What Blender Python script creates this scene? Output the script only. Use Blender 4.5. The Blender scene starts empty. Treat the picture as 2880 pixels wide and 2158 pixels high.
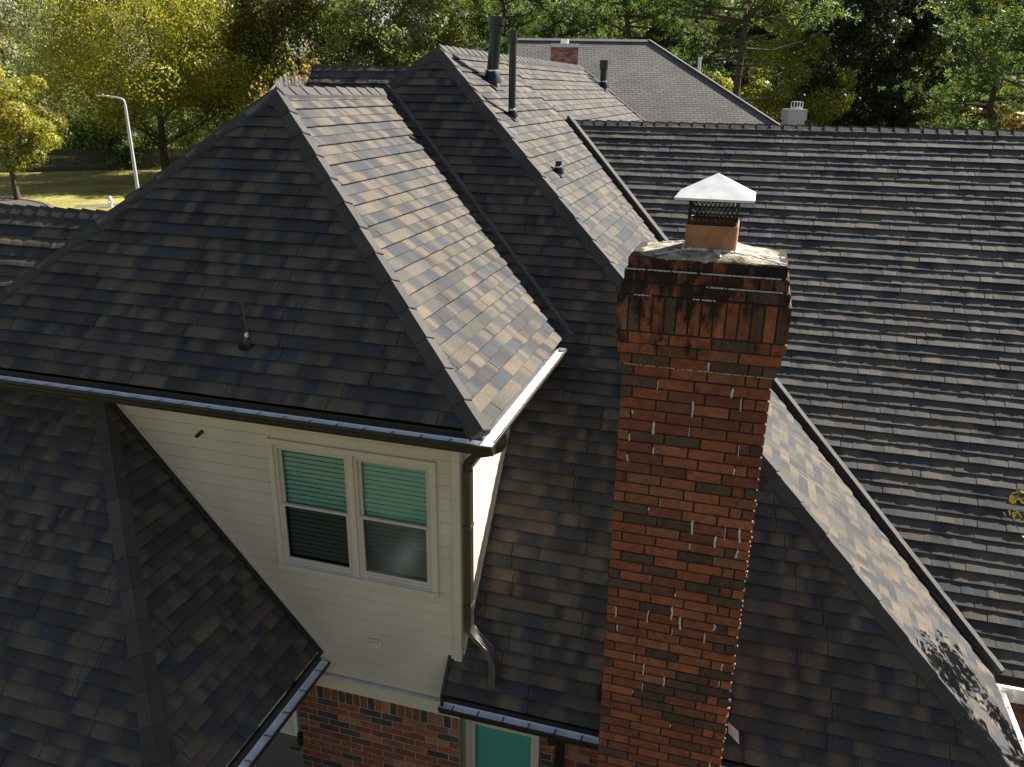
import bpy, bmesh, math, random
import numpy as np
from mathutils import Vector, Matrix
R = math.radians
S, H = 1.5, 9.3                      # scale of the survey units, camera height above the ground
scn = bpy.context.scene
COL = scn.collection
# ------------------------------------------------------------------ camera
cam_d = bpy.data.cameras.new("camera"); cam = bpy.data.objects.new("camera", cam_d); COL.objects.link(cam)
yaw, pitch, roll = R(16.393), R(-20.264), R(0.753)
fw = Vector((-math.sin(yaw)*math.cos(pitch), math.cos(yaw)*math.cos(pitch), math.sin(pitch)))
rt = Vector((math.cos(yaw), math.sin(yaw), 0)); up = rt.cross(fw)
r2 = rt*math.cos(roll)+up*math.sin(roll); u2 = up*math.cos(roll)-rt*math.sin(roll)
m = Matrix((r2, u2, -fw)).transposed().to_4x4(); m.translation = (0, 0, H); cam.matrix_world = m
cam_d.sensor_width = 36; cam_d.lens = 36*2247.2/2880; cam_d.clip_start = .05; cam_d.clip_end = 3000
scn.camera = cam
# ------------------------------------------------------------------ sky and sun
SUN = Vector((.74, .893, 1.0)).normalized()
world = bpy.data.worlds.new("World"); scn.world = world; world.use_nodes = True
wn = world.node_tree; sky = wn.nodes.new('ShaderNodeTexSky'); sky.sky_type = 'NISHITA'; sky.sun_disc = False
sky.sun_elevation = math.asin(SUN.z); sky.sun_rotation = math.atan2(SUN.x, SUN.y)
sky.air_density = 1.0; sky.dust_density = 1.0; sky.ozone_density = 1.0
hs = wn.nodes.new('ShaderNodeHueSaturation'); hs.inputs['Saturation'].default_value = .7; wn.links.new(sky.outputs[0], hs.inputs['Color']); wn.links.new(hs.outputs[0], wn.nodes['Background'].inputs[0]); wn.nodes['Background'].inputs[1].default_value = .038
sun_d = bpy.data.lights.new("sun", 'SUN'); sun_d.energy = 5.0; sun_d.angle = R(.5); sun_d.color = (1, .96, .885)
sun = bpy.data.objects.new("sun", sun_d); COL.objects.link(sun); sun.rotation_euler = SUN.to_track_quat('Z', 'Y').to_euler()
scn.view_settings.view_transform = 'Standard'; scn.view_settings.look = 'None'
scn.view_settings.gamma = 1; scn.view_settings.exposure = 1.55

# ------------------------------------------------------------------ helpers
def V(x, y, z): return Vector((x*S, y*S, z*S+H))
def link(o, parent=None):
    COL.objects.link(o)
    if parent is not None: o.parent = parent
    return o
def tag(o, label=None, cat=None, group=None, kind=None):
    if label: o['label'] = label
    if cat: o['category'] = cat
    if group: o['group'] = group
    if kind: o['kind'] = kind
    return o
def thing(name, label, cat, group=None, loc=(0, 0, 0)):
    o = bpy.data.objects.new(name, None); o.empty_display_size = .2; COL.objects.link(o); o.location = loc
    return tag(o, label, cat, group)
class MB:
    """collects faces, becomes one mesh"""
    def __init__(s): s.v = []; s.f = []; s.c = []; s.col = (.5, .5, .5)
    def add(s, vs, fs, col=None):
        b = len(s.v); s.v += [tuple(x) for x in vs]; s.f += [tuple(i+b for i in f) for f in fs]
        s.c += [col or s.col]*len(vs)
    def quad(s, a, b, c, d, col=None): s.add([a, b, c, d], [(0, 1, 2, 3)], col)
    def hexa(s, p, col=None):   # 8 points: bottom loop 0-3, top loop 4-7
        s.add(p, [(3, 2, 1, 0), (4, 5, 6, 7), (0, 1, 5, 4), (1, 2, 6, 5), (2, 3, 7, 6), (3, 0, 4, 7)], col)
    def box(s, lo, hi, col=None):
        (a, b, c), (d, e, f) = lo, hi
        s.hexa([(a, b, c), (d, b, c), (d, e, c), (a, e, c), (a, b, f), (d, b, f), (d, e, f), (a, e, f)], col)
    def obox(s, o, ex, ey, ez, col=None):
        o, ex, ey, ez = map(Vector, (o, ex, ey, ez))
        s.hexa([o, o+ex, o+ex+ey, o+ey, o+ez, o+ex+ez, o+ex+ey+ez, o+ey+ez], col)
    def tube(s, pts, rad, n=10, col=None, cap=True):
        pts = [Vector(p) for p in pts]; rad = rad if isinstance(rad, (list, tuple)) else [rad]*len(pts)
        vs = []; prev = None
        for i, p in enumerate(pts):
            t = (pts[min(i+1, len(pts)-1)]-pts[max(i-1, 0)]).normalized()
            a = prev if prev is not None else (Vector((0, 0, 1)) if abs(t.z) < .9 else Vector((1, 0, 0)))
            x = (a-t*a.dot(t)).normalized(); prev = x; y = t.cross(x)
            vs += [p+(x*math.cos(2*math.pi*k/n)+y*math.sin(2*math.pi*k/n))*rad[i] for k in range(n)]
        fs = [(i*n+k, i*n+(k+1) % n, (i+1)*n+(k+1) % n, (i+1)*n+k) for i in range(len(pts)-1) for k in range(n)]
        if cap: fs += [tuple(range(n))[::-1], tuple(range((len(pts)-1)*n, len(pts)*n))]
        s.add(vs, fs, col)
    def sweep(s, path, prof, ups, col=None, closed=True):
        """path of points, prof list of (side, up) offsets, frame from direction and up vector"""
        path = [Vector(p) for p in path]; n = len(prof); vs = []
        for i, p in enumerate(path):
            t = (path[min(i+1, len(path)-1)]-path[max(i-1, 0)]).normalized(); u = Vector(ups)
            sd = t.cross(u).normalized(); u = sd.cross(t)
            vs += [p+sd*a+u*b for a, b in prof]
        m_ = n if closed else n-1
        fs = [(i*n+k, i*n+(k+1) % n, (i+1)*n+(k+1) % n, (i+1)*n+k) for i in range(len(path)-1) for k in range(m_)]
        if closed: fs += [tuple(range(n))[::-1], tuple(range((len(path)-1)*n, len(path)*n))]
        s.add(vs, fs, col)
    def build(s, name, mat, parent=None, smooth=False, bevel=0):
        me = bpy.data.meshes.new(name); me.from_pydata(s.v, [], s.f)
        ca = me.color_attributes.new('tint', 'FLOAT_COLOR', 'POINT')
        ca.data.foreach_set('color', [x for c in s.c for x in (c[0], c[1], c[2], 1)])
        bm = bmesh.new(); bm.from_mesh(me); bmesh.ops.recalc_face_normals(bm, faces=bm.faces)
        if bevel:
            bmesh.ops.bevel(bm, geom=[e for e in bm.edges if len(e.link_faces) == 2 and e.calc_face_angle(0) > .6], offset=bevel, segments=1, affect='EDGES')
        bm.to_mesh(me); bm.free()
        if smooth:
            me.polygons.foreach_set('use_smooth', [True]*len(me.polygons))
            try: me.set_sharp_from_angle(angle=R(40))
            except Exception: pass
        me.materials.append(mat)
        return link(bpy.data.objects.new(name, me), parent)

# ------------------------------------------------------------------ materials
def mat(name, base=(.5, .5, .5), rough=.7, metal=0, spec=.5, tint=None, noise=0, nscale=8, bump=0, bscale=60, vary=None, coat=0):
    mt = bpy.data.materials.new(name); mt.use_nodes = True; nt = mt.node_tree; b = nt.nodes['Principled BSDF']
    b.inputs['Roughness'].default_value = rough; b.inputs['Metallic'].default_value = metal
    b.inputs['Specular IOR Level'].default_value = spec; b.inputs['Coat Weight'].default_value = coat
    tc = nt.nodes.new('ShaderNodeTexCoord'); co = tc.outputs['Object']
    if tint: at = nt.nodes.new('ShaderNodeAttribute'); at.attribute_name = tint; c = at.outputs['Color']
    else: rgb = nt.nodes.new('ShaderNodeRGB'); rgb.outputs[0].default_value = (*base, 1); c = rgb.outputs[0]
    def mul(c, sc, lo, hi, det=3):
        n = nt.nodes.new('ShaderNodeTexNoise'); n.inputs['Scale'].default_value = sc; n.inputs['Detail'].default_value = det; nt.links.new(co, n.inputs['Vector'])
        mr = nt.nodes.new('ShaderNodeMapRange'); mr.inputs['From Min'].default_value = .28; mr.inputs['From Max'].default_value = .72
        mr.inputs['To Min'].default_value = lo; mr.inputs['To Max'].default_value = hi; nt.links.new(n.outputs['Fac'], mr.inputs['Value'])
        vm = nt.nodes.new('ShaderNodeVectorMath'); vm.operation = 'SCALE'; nt.links.new(c, vm.inputs[0]); nt.links.new(mr.outputs[0], vm.inputs['Scale'])
        return vm.outputs[0]
    if noise: c = mul(c, nscale, 1-noise, 1+noise)
    if vary: c = mul(c, vary[0], 1-vary[1], 1+vary[1], 2)
    nt.links.new(c, b.inputs['Base Color'])
    if bump:
        n = nt.nodes.new('ShaderNodeTexNoise'); n.inputs['Scale'].default_value = bscale; n.inputs['Detail'].default_value = 4; nt.links.new(co, n.inputs['Vector'])
        bp = nt.nodes.new('ShaderNodeBump'); bp.inputs['Strength'].default_value = bump; bp.inputs['Distance'].default_value = .01
        nt.links.new(n.outputs['Fac'], bp.inputs['Height']); nt.links.new(bp.outputs[0], b.inputs['Normal'])
    return mt
M = {}
M['tile'] = mat('stone_coated_tile', tint='tint', rough=.85, spec=.16, noise=.5, nscale=120, vary=(1.3, .12), bump=.35, bscale=170)
M['cap'] = mat('ridge_cap_tile', tint='tint', rough=.85, spec=.3, noise=.35, nscale=120, vary=(2.5, .15), bump=.35, bscale=170)
M['bronze'] = mat('dark_bronze_aluminium', (.026, .02, .017), rough=.35, spec=.5, vary=(6, .15))
M['mill'] = mat('mill_aluminium', (.90, .92, .94), rough=.3, metal=.0, vary=(5, .10), bump=.03, bscale=30)
M['bright'] = mat('bright_metal', (.85, .86, .87), rough=.25, metal=.8)
M['galv'] = mat('galvanised_steel', (.66, .67, .67), rough=.42, metal=.35, vary=(9, .14), bump=.05, bscale=8)
M['cream'] = mat('cream_painted_siding', (.63, .535, .43), rough=.6, spec=.3, vary=(1.1, .12), noise=.06, nscale=60, bump=.05, bscale=90)
M['trim'] = mat('cream_trim', (.64, .545, .44), rough=.55, spec=.3, vary=(2, .06))
M['frame'] = mat('window_frame_beige', (.60, .515, .425), rough=.4, spec=.4, vary=(3, .05))
M['white'] = mat('white_paint_and_sunlit_metal', (.78, .77, .74), rough=.45, vary=(3, .05))
M['pipe'] = mat('black_pipe', (.010, .011, .012), rough=.26, spec=.5, vary=(9, .3), bump=.05, bscale=12)
M['boot'] = mat('vent_boot', (.009, .011, .016), rough=.38, spec=.4, vary=(12, .3), bump=.15, bscale=20)
M['brick'] = mat('brick', tint='tint', rough=.9, spec=.2, noise=.2, nscale=70, vary=(14, .2), bump=.5, bscale=60)
M['mortar'] = mat('mortar', (.34, .29, .22), rough=.95, spec=.1, noise=.3, nscale=50, bump=.5, bscale=60)
M['darkmortar'] = mat('dark_mortar', (.055, .045, .036), rough=.95, spec=.1, noise=.3, nscale=50, bump=.5, bscale=60)
M['clay'] = mat('clay_flue', (.36, .17, .095), rough=.8, spec=.2, noise=.12, nscale=40, vary=(6, .15))
M['sealant'] = mat('white_sealant', (.55, .53, .50), rough=.6, noise=.25, nscale=40)
M['wire'] = mat('dark_wire', (.02, .019, .018), rough=.6, metal=.2)
M['doorgrey'] = mat('door_paint', (.16, .145, .13), rough=.5, vary=(4, .08))
M['black'] = mat('black_hardware', (.012, .012, .013), rough=.4)
M['blind'] = mat('blind_slat', (.80, .79, .74), rough=.6)
M['void'] = mat('dark_room', (.02, .02, .022), rough=.9)
M['bark'] = mat('bark', (.085, .065, .05), rough=.95, spec=.1, noise=.35, nscale=14, bump=.8, bscale=18)
M['wood'] = mat('weathered_fence', (.10, .085, .07), rough=.9, spec=.1, noise=.3, nscale=6, vary=(1, .2))
M['lamp'] = mat('lamp_pole', (.62, .62, .63), rough=.4, metal=.3, vary=(2, .05))
M['grout'] = mat('sooty_cap', (.1, .1, .1), rough=.9)

def glass(name, tintc, rough=.02, refl=.92):
    mt = bpy.data.materials.new(name); mt.use_nodes = True; nt = mt.node_tree; nt.nodes.remove(nt.nodes['Principled BSDF'])
    out = nt.nodes['Material Output']; g = nt.nodes.new('ShaderNodeBsdfGlossy'); g.inputs['Roughness'].default_value = rough
    g.inputs['Color'].default_value = (refl, refl, refl, 1)
    t = nt.nodes.new('ShaderNodeBsdfTransparent'); t.inputs['Color'].default_value = (*tintc, 1)
    fr = nt.nodes.new('ShaderNodeFresnel'); fr.inputs['IOR'].default_value = 1.5; mx = nt.nodes.new('ShaderNodeMixShader')
    n = nt.nodes.new('ShaderNodeTexNoise'); n.inputs['Scale'].default_value = 1.4; bp = nt.nodes.new('ShaderNodeBump'); bp.inputs['Strength'].default_value = .04
    tc = nt.nodes.new('ShaderNodeTexCoord'); nt.links.new(tc.outputs['Object'], n.inputs['Vector']); nt.links.new(n.outputs['Fac'], bp.inputs['Height']); nt.links.new(bp.outputs[0], g.inputs['Normal'])
    nt.links.new(fr.outputs[0], mx.inputs[0]); nt.links.new(t.outputs[0], mx.inputs[1]); nt.links.new(g.outputs[0], mx.inputs[2]); nt.links.new(mx.outputs[0], out.inputs[0])
    return mt
M['glass_teal'] = glass('teal_tinted_glass', (.66, .92, .82)); M['glass_screen'] = glass('screened_glass', (.34, .40, .37), .2, .4); M['glass_deep'] = glass('deep_teal_glass', (.38, .76, .70))

def leafmat(name):
    mt = bpy.data.materials.new(name); mt.use_nodes = True; nt = mt.node_tree; b = nt.nodes['Principled BSDF']
    at = nt.nodes.new('ShaderNodeAttribute'); at.attribute_name = 'tint'
    b.inputs['Roughness'].default_value = .5; b.inputs['Specular IOR Level'].default_value = .35
    nt.links.new(at.outputs['Color'], b.inputs['Base Color'])
    tr = nt.nodes.new('ShaderNodeBsdfTranslucent')
    sc = nt.nodes.new('ShaderNodeVectorMath'); sc.operation = 'MULTIPLY'; sc.inputs[1].default_value = (1.7, 1.7, .6); nt.links.new(at.outputs['Color'], sc.inputs[0]); nt.links.new(sc.outputs[0], tr.inputs['Color'])
    mx = nt.nodes.new('ShaderNodeMixShader'); mx.inputs[0].default_value = .4
    nt.links.new(b.outputs[0], mx.inputs[1]); nt.links.new(tr.outputs[0], mx.inputs[2]); nt.links.new(mx.outputs[0], nt.nodes['Material Output'].inputs[0])
    return mt
M['leaf'] = leafmat('foliage')

# ------------------------------------------------------------------ roofing
EXP = .1505                                       # exposure of one course
PAL = [((.066, .062, .055), 28), ((.081, .075, .065), 18), ((.050, .049, .048), 20), ((.050, .052, .059), 20), ((.120, .096, .074), 24), ((.102, .086, .067), 14)]
PALG = [((.086, .082, .077), 34), ((.104, .099, .092), 24), ((.058, .058, .060), 18), ((.066, .069, .075), 14), ((.128, .108, .086), 12), ((.105, .095, .082), 8)]
def row_columns(rng, u0, u1, panel, off, wob, tabs, pal):
    """(u, height offset, edge offset, colour) samples along one course"""
    cols = []; PALC = [p[0] for p in pal]; PALW = [p[1] for p in pal]; u = u0-off-panel; prevc = PALC[0]; ph = rng.uniform(0, 9)
    while u < u1:
        n = rng.randint(4, 6) if tabs else rng.randint(7, 10); ws = [rng.uniform(.5, 1.7) for _ in range(n)]; t = panel/sum(ws); ws = [w*t for w in ws]; a = u; ph2 = rng.uniform(0, 9)
        for k, w in enumerate(ws):
            c = rng.choices(PALC, PALW)[0]; j = rng.uniform(.88, 1.12); c = tuple(x*j for x in c)
            step = tabs and (k == 0 or rng.random() < .75)
            dh = rng.uniform(-1, 1)*.0038*wob if step else (cols[-1][1] if cols and k else 0)
            if not tabs: dh = .0016*wob*math.sin(a*4+ph2)
            de = rng.uniform(-1, 1)*.004*wob if step else (cols[-1][2] if cols and k else 0)
            bw = min(rng.choice((.03, .06, .09, .11)), w*.9)
            if k == 0: cols += [(a-.003, -.014, 0, prevc), (a+.003, -.014, 0, c), (a+.006, dh, de, prevc)]
            elif step: cols.append((a+.003, dh, de, prevc))
            st = max(2, int(w/.04))
            for q in range(1, st+1):
                x = q/st*(w-.012); f = min(1, x/bw); f = f*f*(3-2*f); cc = tuple(prevc[i]*(1-f)+c[i]*f for i in range(3))
                wv = dh+(.0022*wob*math.sin(q/st*math.pi)-(.0035 if q == st and step else 0) if tabs else 0)
                if not tabs: wv = .0016*wob*math.sin((a+x)*4+ph2)
                cols.append((a+.006+x, wv, de+.0012*wob*math.sin((a+x)*11+ph), cc))
            prevc = c; a += w
        u += panel
    return cols
def roof_slope(name, P, parent, seed, wob=1.0, big=.042, small=.033, clip=None, tabs=False, pal=PAL, cvx=True):
    """P: planar polygon, first edge is the eave (left to right seen from outside)"""
    rng = random.Random(seed); P = [Vector(p) for p in P]; ud = (P[1]-P[0]).normalized()
    nrm = Vector((0, 0, 0))
    for i in range(len(P)): nrm += P[i].cross(P[(i+1) % len(P)])
    nrm.normalize()
    if nrm.z < 0: nrm = -nrm
    wd = nrm.cross(ud)
    if wd.z < 0: wd = -wd
    O = P[0]; Q = [((p-O).dot(ud), (p-O).dot(wd)) for p in P]; W = max(q[1] for q in Q)
    vs, fs, cs = [], [], []; rows = int(W/EXP)+1; panel = 1.15; off = 0; wsh = .032 if big > .04 else .01
    for r in range(rows):
        w0 = r*EXP+wsh; w1 = w0+EXP+.006; h = big if r % 2 == 0 else small
        if r % 2 == 0: off = rng.uniform(0, panel)
        us = []
        for w in (w0, min(w1, W-1e-4)):
            for i in range(len(Q)):
                (a, b), (c, d) = Q[i], Q[(i+1) % len(Q)]
                if min(b, d)-1e-6 <= w <= max(b, d)+1e-6: us += [a, c] if abs(b-d) < 1e-6 else [a+(c-a)*(w-b)/(d-b)]
        if not us: continue
        ua, ub = min(us)-.05, max(us)+.05
        C = [c for c in row_columns(rng, ua, ub, panel, off+(.02 if r % 2 else 0), wob, tabs, pal) if ua-.3 <= c[0] <= ub+.3]
        b = len(vs); n = len(C)
        for (u, dh, de, c) in C:
            hh = max(.013, h+dh)
            q1, q2 = (.90, .62) if cvx else (.64, .33)
            for (w, z) in ((w0+de+.055, -.006), (w0+de+.055, min(hh*.42, hh-.006)), (w0+de+.003, hh-.012), (w0+de, hh-.005), (w0+de+.006, hh), (w0+.38*EXP, hh*q1), (w0+.68*EXP, hh*q2), (w1+.054, -.008)):
                vs.append(O+ud*u+wd*w+nrm*z)
            cs += [c]*8
        for k in range(n-1):
            for j in range(7):
                a = b+k*8+j; fs.append((a, a+8, a+9, a+1))
    me = bpy.data.meshes.new(name); me.from_pydata([tuple(v) for v in vs], [], fs)
    ca = me.color_attributes.new('tint', 'FLOAT_COLOR', 'POINT'); ca.data.foreach_set('color', [x for c in cs for x in (*c, 1)])
    bm = bmesh.new(); bm.from_mesh(me)
    ctr = sum(P, Vector())/len(P)
    planes = []
    for i in range(1, len(P)):
        e = P[(i+1) % len(P)]-P[i]; no = e.cross(Vector((0, 0, 1))); no.normalize()
        if no.dot(ctr-P[i]) > 0: no = -no
        planes.append((P[i], no))
    for co, no in planes+(clip or []):
        bmesh.ops.bisect_plane(bm, geom=bm.verts[:]+bm.edges[:]+bm.faces[:], dist=1e-5, plane_co=co, plane_no=no, clear_outer=True)
    bm.to_mesh(me); bm.free(); me.materials.append(M['tile'])
    o = link(bpy.data.objects.new(name, me), parent)
    # underlay deck so nothing shows through
    return o
def ridge_cap(p0, p1, na, nb, parent, seed, width=.13, seg=.40, lift=.044, name='ridge_cap', ticks=0):
    """overlapping V caps from p0 (low end) to p1; na, nb normals of both roof planes"""
    rng = random.Random(seed); mb = MB(); p0, p1 = Vector(p0), Vector(p1); t = (p1-p0); L = t.length; t.normalize()
    da = na.cross(t); da = da if da.z < 0 or da.dot(nb) < 0 else -da
    db = nb.cross(t)
    if da.dot(na) != 0: da = (da-na*da.dot(na)).normalized()
    # both point away from the other plane
    if da.dot(nb) > 0: da = -da
    if db.dot(na) > 0: db = -db
    da.normalize(); db.normalize(); up_ = (na+nb).normalized()
    n = max(1, round(L/seg)); d = L/n
    for k in range(n):
        a = p0+t*(k*d-(.03 if k else 0)); b = p0+t*((k+1)*d); j = rng.uniform(.85, 1.15)
        col = tuple(x*j for x in (.062, .058, .053)); secs = []; e_ = rng.uniform(-.002, .005)
        for q, (p, th) in enumerate(((a, lift+.014), (a+t*.012, lift+.018+e_), ((a+b)/2, lift+.008), (b, lift-.002))):
            w = width*(1+rng.uniform(-.015, .015)); o = up_*th
            secs.append([p+da*w-up_*.01, p+da*w+o, p+da*.02+o+up_*.001, p+up_*(th+.007), p+db*.02+o+up_*.001, p+db*w+o, p+db*w-up_*.01])
        vs = [v for s_ in secs for v in s_]; fs = [(i*7+j_, i*7+j_+1, (i+1)*7+j_+1, (i+1)*7+j_) for i in range(3) for j_ in range(6)]
        fs += [tuple(range(7))[::-1], tuple(range(21, 28))]
        mb.add(vs, fs, col)
    return mb.build(name, M['cap'], parent)
def valley_bar(p0, p1, side, nlow, parent, name='valley_strip', w=.085, lift=.07):
    """raised divider along a valley from low p0 to high p1; side: horizontal direction towards the lower roof"""
    mb = MB(); p0, p1 = Vector(p0), Vector(p1); t = (p1-p0).normalized(); u = Vector(nlow).normalized(); u = (u-t*u.dot(t)).normalized(); s_ = u.cross(t); s_ = s_ if s_.dot(Vector(side)) > 0 else -s_
    mb.col = (.085, .08, .073); n = 6
    for k in range(n):
        a = p0+(p1-p0)*(k/n); b = p0+(p1-p0)*((k+1)/n)+t*.01; l = lift+.003*(k % 2)
        mb.hexa([a-u*.06, a+s_*w-u*.06, b+s_*w-u*.06, b-u*.06, a+u*l, a+s_*w+u*l*.9, b+s_*w+u*l*.9, b+u*l])
    return mb.build(name, M['cap'], parent)

house = thing('house', 'dark tiled brick house with hipped dormer and tall brick chimney', 'house')
# --- key points (survey units)
zR, zE = -.052, -2.0
DA = V(-3.737, 5.94, zR); DR = V(-3.737, 7.957, zR); DCR = V(-1.429, 4.253, zE); DV = V(-1.429, 6.389, zE); DCL = V(-5.978, 4.253, zE)
MA = V(-3.273, 8.293, .365); MB_ = V(-3.273, 15.282, .365)
pM, qM, pW = 1.242, .847, .886
def MF(x, z): return V(x, 8.293-(.365-z)/pM, z)          # point on the main front slope
def MR(y, z): return V(-3.273+(.365-z)/qM, y, z)         # point on the main right slope
zme = -4.33; zre = -4.265
WR = V(-2.388, 10.433, -.385)
def WF(x, z): return V(x, 10.433-(-.385-z)/pW, z)
zwe = -4.30; WV = WF(-3.273+(.365-zwe)/qM, zwe)
nDf = Vector((0, -1.155, 1)).normalized(); nDr = Vector((.844, 0, 1)).normalized(); nDl = Vector((-.869, 0, 1)).normalized()
nMf = Vector((0, -pM, 1)).normalized(); nMr = Vector((qM, 0, 1)).normalized(); nMb = Vector((0, pM, 1)).normalized(); nW = Vector((0, -pW, 1)).normalized()
nMl = Vector((-qM, 0, 1)).normalized(); nWb = Vector((0, pW, 1)).normalized()
# --- slopes
roof_slope('roof_slope', [DCL, DCR, DA], house, 11, .8)
gap = V(0, 6.389-.03, zE).y
dv_lo = V(-1.429, 6.335, zE); dv_hi = V(-3.737, 7.903, zR)
roof_slope('roof_slope', [DCR, dv_lo, dv_hi, DA], house, 12, .9, big=.027, small=.016)
roof_slope('roof_slope', [V(-5.978, 6.4, zE), DCL, DA, DR], house, 13, .8)
vx = -1.835
roof_slope('roof_slope', [MF(vx, zme), MF(-3.273+(.365-zme)/qM, zme), MF(-3.273+(.365+2.2)/qM, -2.2), MF(vx, -2.2)], house, 14, .8)
roof_slope('roof_slope', [MF(-3.273-2.57/qM, -2.2), MF(-3.273+2.565/qM, -2.2), MA], house, 15, .8)
wv_lo = WV+Vector((-.06, -.05, 0)); wv_hi = WR+Vector((-.06, -.05, 0))
roof_slope('roof_slope', [MR(4.54, zre), MR(5.93, zre), MR(10.36, -.375), MR(10.36, .365), MA], house, 16, .9, big=.027, small=.016)
MB2 = V(-3.273+.71/qM, 15.282+.71/pM, .365-.71); MBl = V(-3.273+2.2/qM, 15.282+2.2/pM, .365-2.2)
roof_slope('roof_slope', [MR(10.36, -1.835), MBl, MB_, MA], house, 17, .9, big=.027, small=.016, clip=[(MR(10.355, -.375), Vector((0, -1, 0)))])
roof_slope('roof_slope', [WV, WF(7.5, zwe), V(7.5, 10.433, -.385), WR], house, 18, .8, big=.027, small=.017, tabs=True, pal=PALG, cvx=False)
U0, U1 = V(-9.5, 4.50, -2.2), V(-5.98, 4.50, -2.2)
roof_slope('roof_slope', [U0, U1, V(-4.863, 5.6, -1.045), V(-9.5, 5.6, -1.045)], house, 19, 1.3, big=.030, small=.022, tabs=True)
roof_slope('roof_slope', [V(-5.57, 8.646, -1), V(-4.88, 8.646, -1), V(-3.45, 9.8, .212), V(-5.57, 9.8, .212)], house, 20, 1.3, big=.030, small=.022, tabs=True)
LC = V(-2.968, 2.855, -4.3); LT = V(-4.717, 4.685, -2.245)
roof_slope('roof_slope', [V(-7.2, 2.855, -4.3), LC, LT, V(-7.2, 4.685, -2.245)], house, 21, .8)
roof_slope('roof_slope', [LC, V(-2.968, 4.668, -4.3), V(-4.69, 4.668, -2.277)], house, 22, .8)
nLf = Vector((0, -1.124, 1)).normalized(); nLr = Vector((1.175, 0, 1)).normalized()
# hidden slopes and gables as plain sheets
bk = MB(); bk.col = (.055, .052, .05)
dn = Vector((0, 0, -.03))
bk.quad(MA+dn, MB_+dn, V(-3.273-3/qM, 15.282+3/pM, -2.6), V(-3.273-3/qM, 8.293-3/pM, -2.6))
bk.quad(MB_+dn, V(-3.273-3/qM, 15.282+3/pM, -2.6), V(-3.273+3/qM, 15.282+3/pM, -2.6), MB_+dn)
bk.quad(WR+dn, V(7.5, 10.433, -.385)+dn, V(7.5, 14.2, -3.7), V(-2.0, 14.2, -3.7))
bk.quad(V(-9.5, 5.6, -1.06), V(-4.8, 5.6, -1.06), V(-4.8, 7.6, -3.1), V(-9.5, 7.6, -3.1))
bk.quad(V(-5.57, 9.8, .19), V(-3.4, 9.8, .19), V(-3.4, 11, -1.3), V(-5.57, 11, -1.3))
bk.build('roof_sheet', M['tile'], house)
# --- ridge and hip caps
ridge_cap(DCR+Vector((-.02, .0, .02)), DA, nDf, nDr, house, 1, .125, .40)
ridge_cap(DCL, DA, nDf, nDl, house, 2, .125, .42)
ridge_cap(DA+Vector((0, .02, .01)), DR+Vector((0, -.02, 0)), nDr, nDl, house, 3, .14, .30)
ridge_cap(MF(-3.273+(.365-zme)/qM, zme), MA, nMf, nMr, house, 4, .13, .42)
ridge_cap(MF(-3.273-2.5/qM, .365-2.5), MA, nMf, nMl, house, 5, .13, .42)
ridge_cap(MA+Vector((0, .03, .01)), MB_, nMr, nMl, house, 6, .14, .30)
ridge_cap(MBl, MB_, nMb, nMr, house, 7, .10, .42)
ridge_cap(WR+Vector((.12, 0, 0)), V(7.5, 10.433, -.385), nW, nWb, house, 8, .14, .225, .02)
ridge_cap(V(-9.5, 5.6, -1.045), V(-4.9, 5.6, -1.045), Vector((0, -1.05, 1)).normalized(), Vector((0, 1.05, 1)).normalized(), house, 9, .14, .225, .03)
ridge_cap(V(-5.57, 9.8, .212), V(-3.5, 9.8, .212), Vector((0, -1.12, 1)).normalized(), Vector((0, 1.12, 1)).normalized(), house, 10, .12, .225, .03)
ridge_cap(LC, LT, nLf, nLr, house, 11, .14, .34)
# --- valley strips
valley_bar(DV+Vector((.06, .01, .0)), DR+Vector((.02, .03, .02)), (1, 0, 0), nMf+nDr*1.3, house, w=.085, lift=.095)
valley_bar(WV+Vector((.02, .02, 0)), WR+Vector((-.01, .0, .03)), (1, 0, 0), nW+nMr*1.2, house, w=.085, lift=.095)
# edge trims on the lower main slope and the small gable
et = MB(); a, b = MF(vx, -4.09), MF(vx, zme); et.obox(b+Vector((-.03, -.03, -.10)), (.035, 0, 0), a-b+Vector((0, .0, 0)), (0, 0, .145)); et.build('verge_trim', M['bronze'], house)
et = MB(); a, b = V(-5.57, 9.8, .212), V(-5.57, 8.646, -1); et.obox(b+Vector((-.03, 0, -.16)), (.03, 0, 0), a-b, (0, 0, .20)); et.build('verge_trim', M['bronze'], house)

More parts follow.
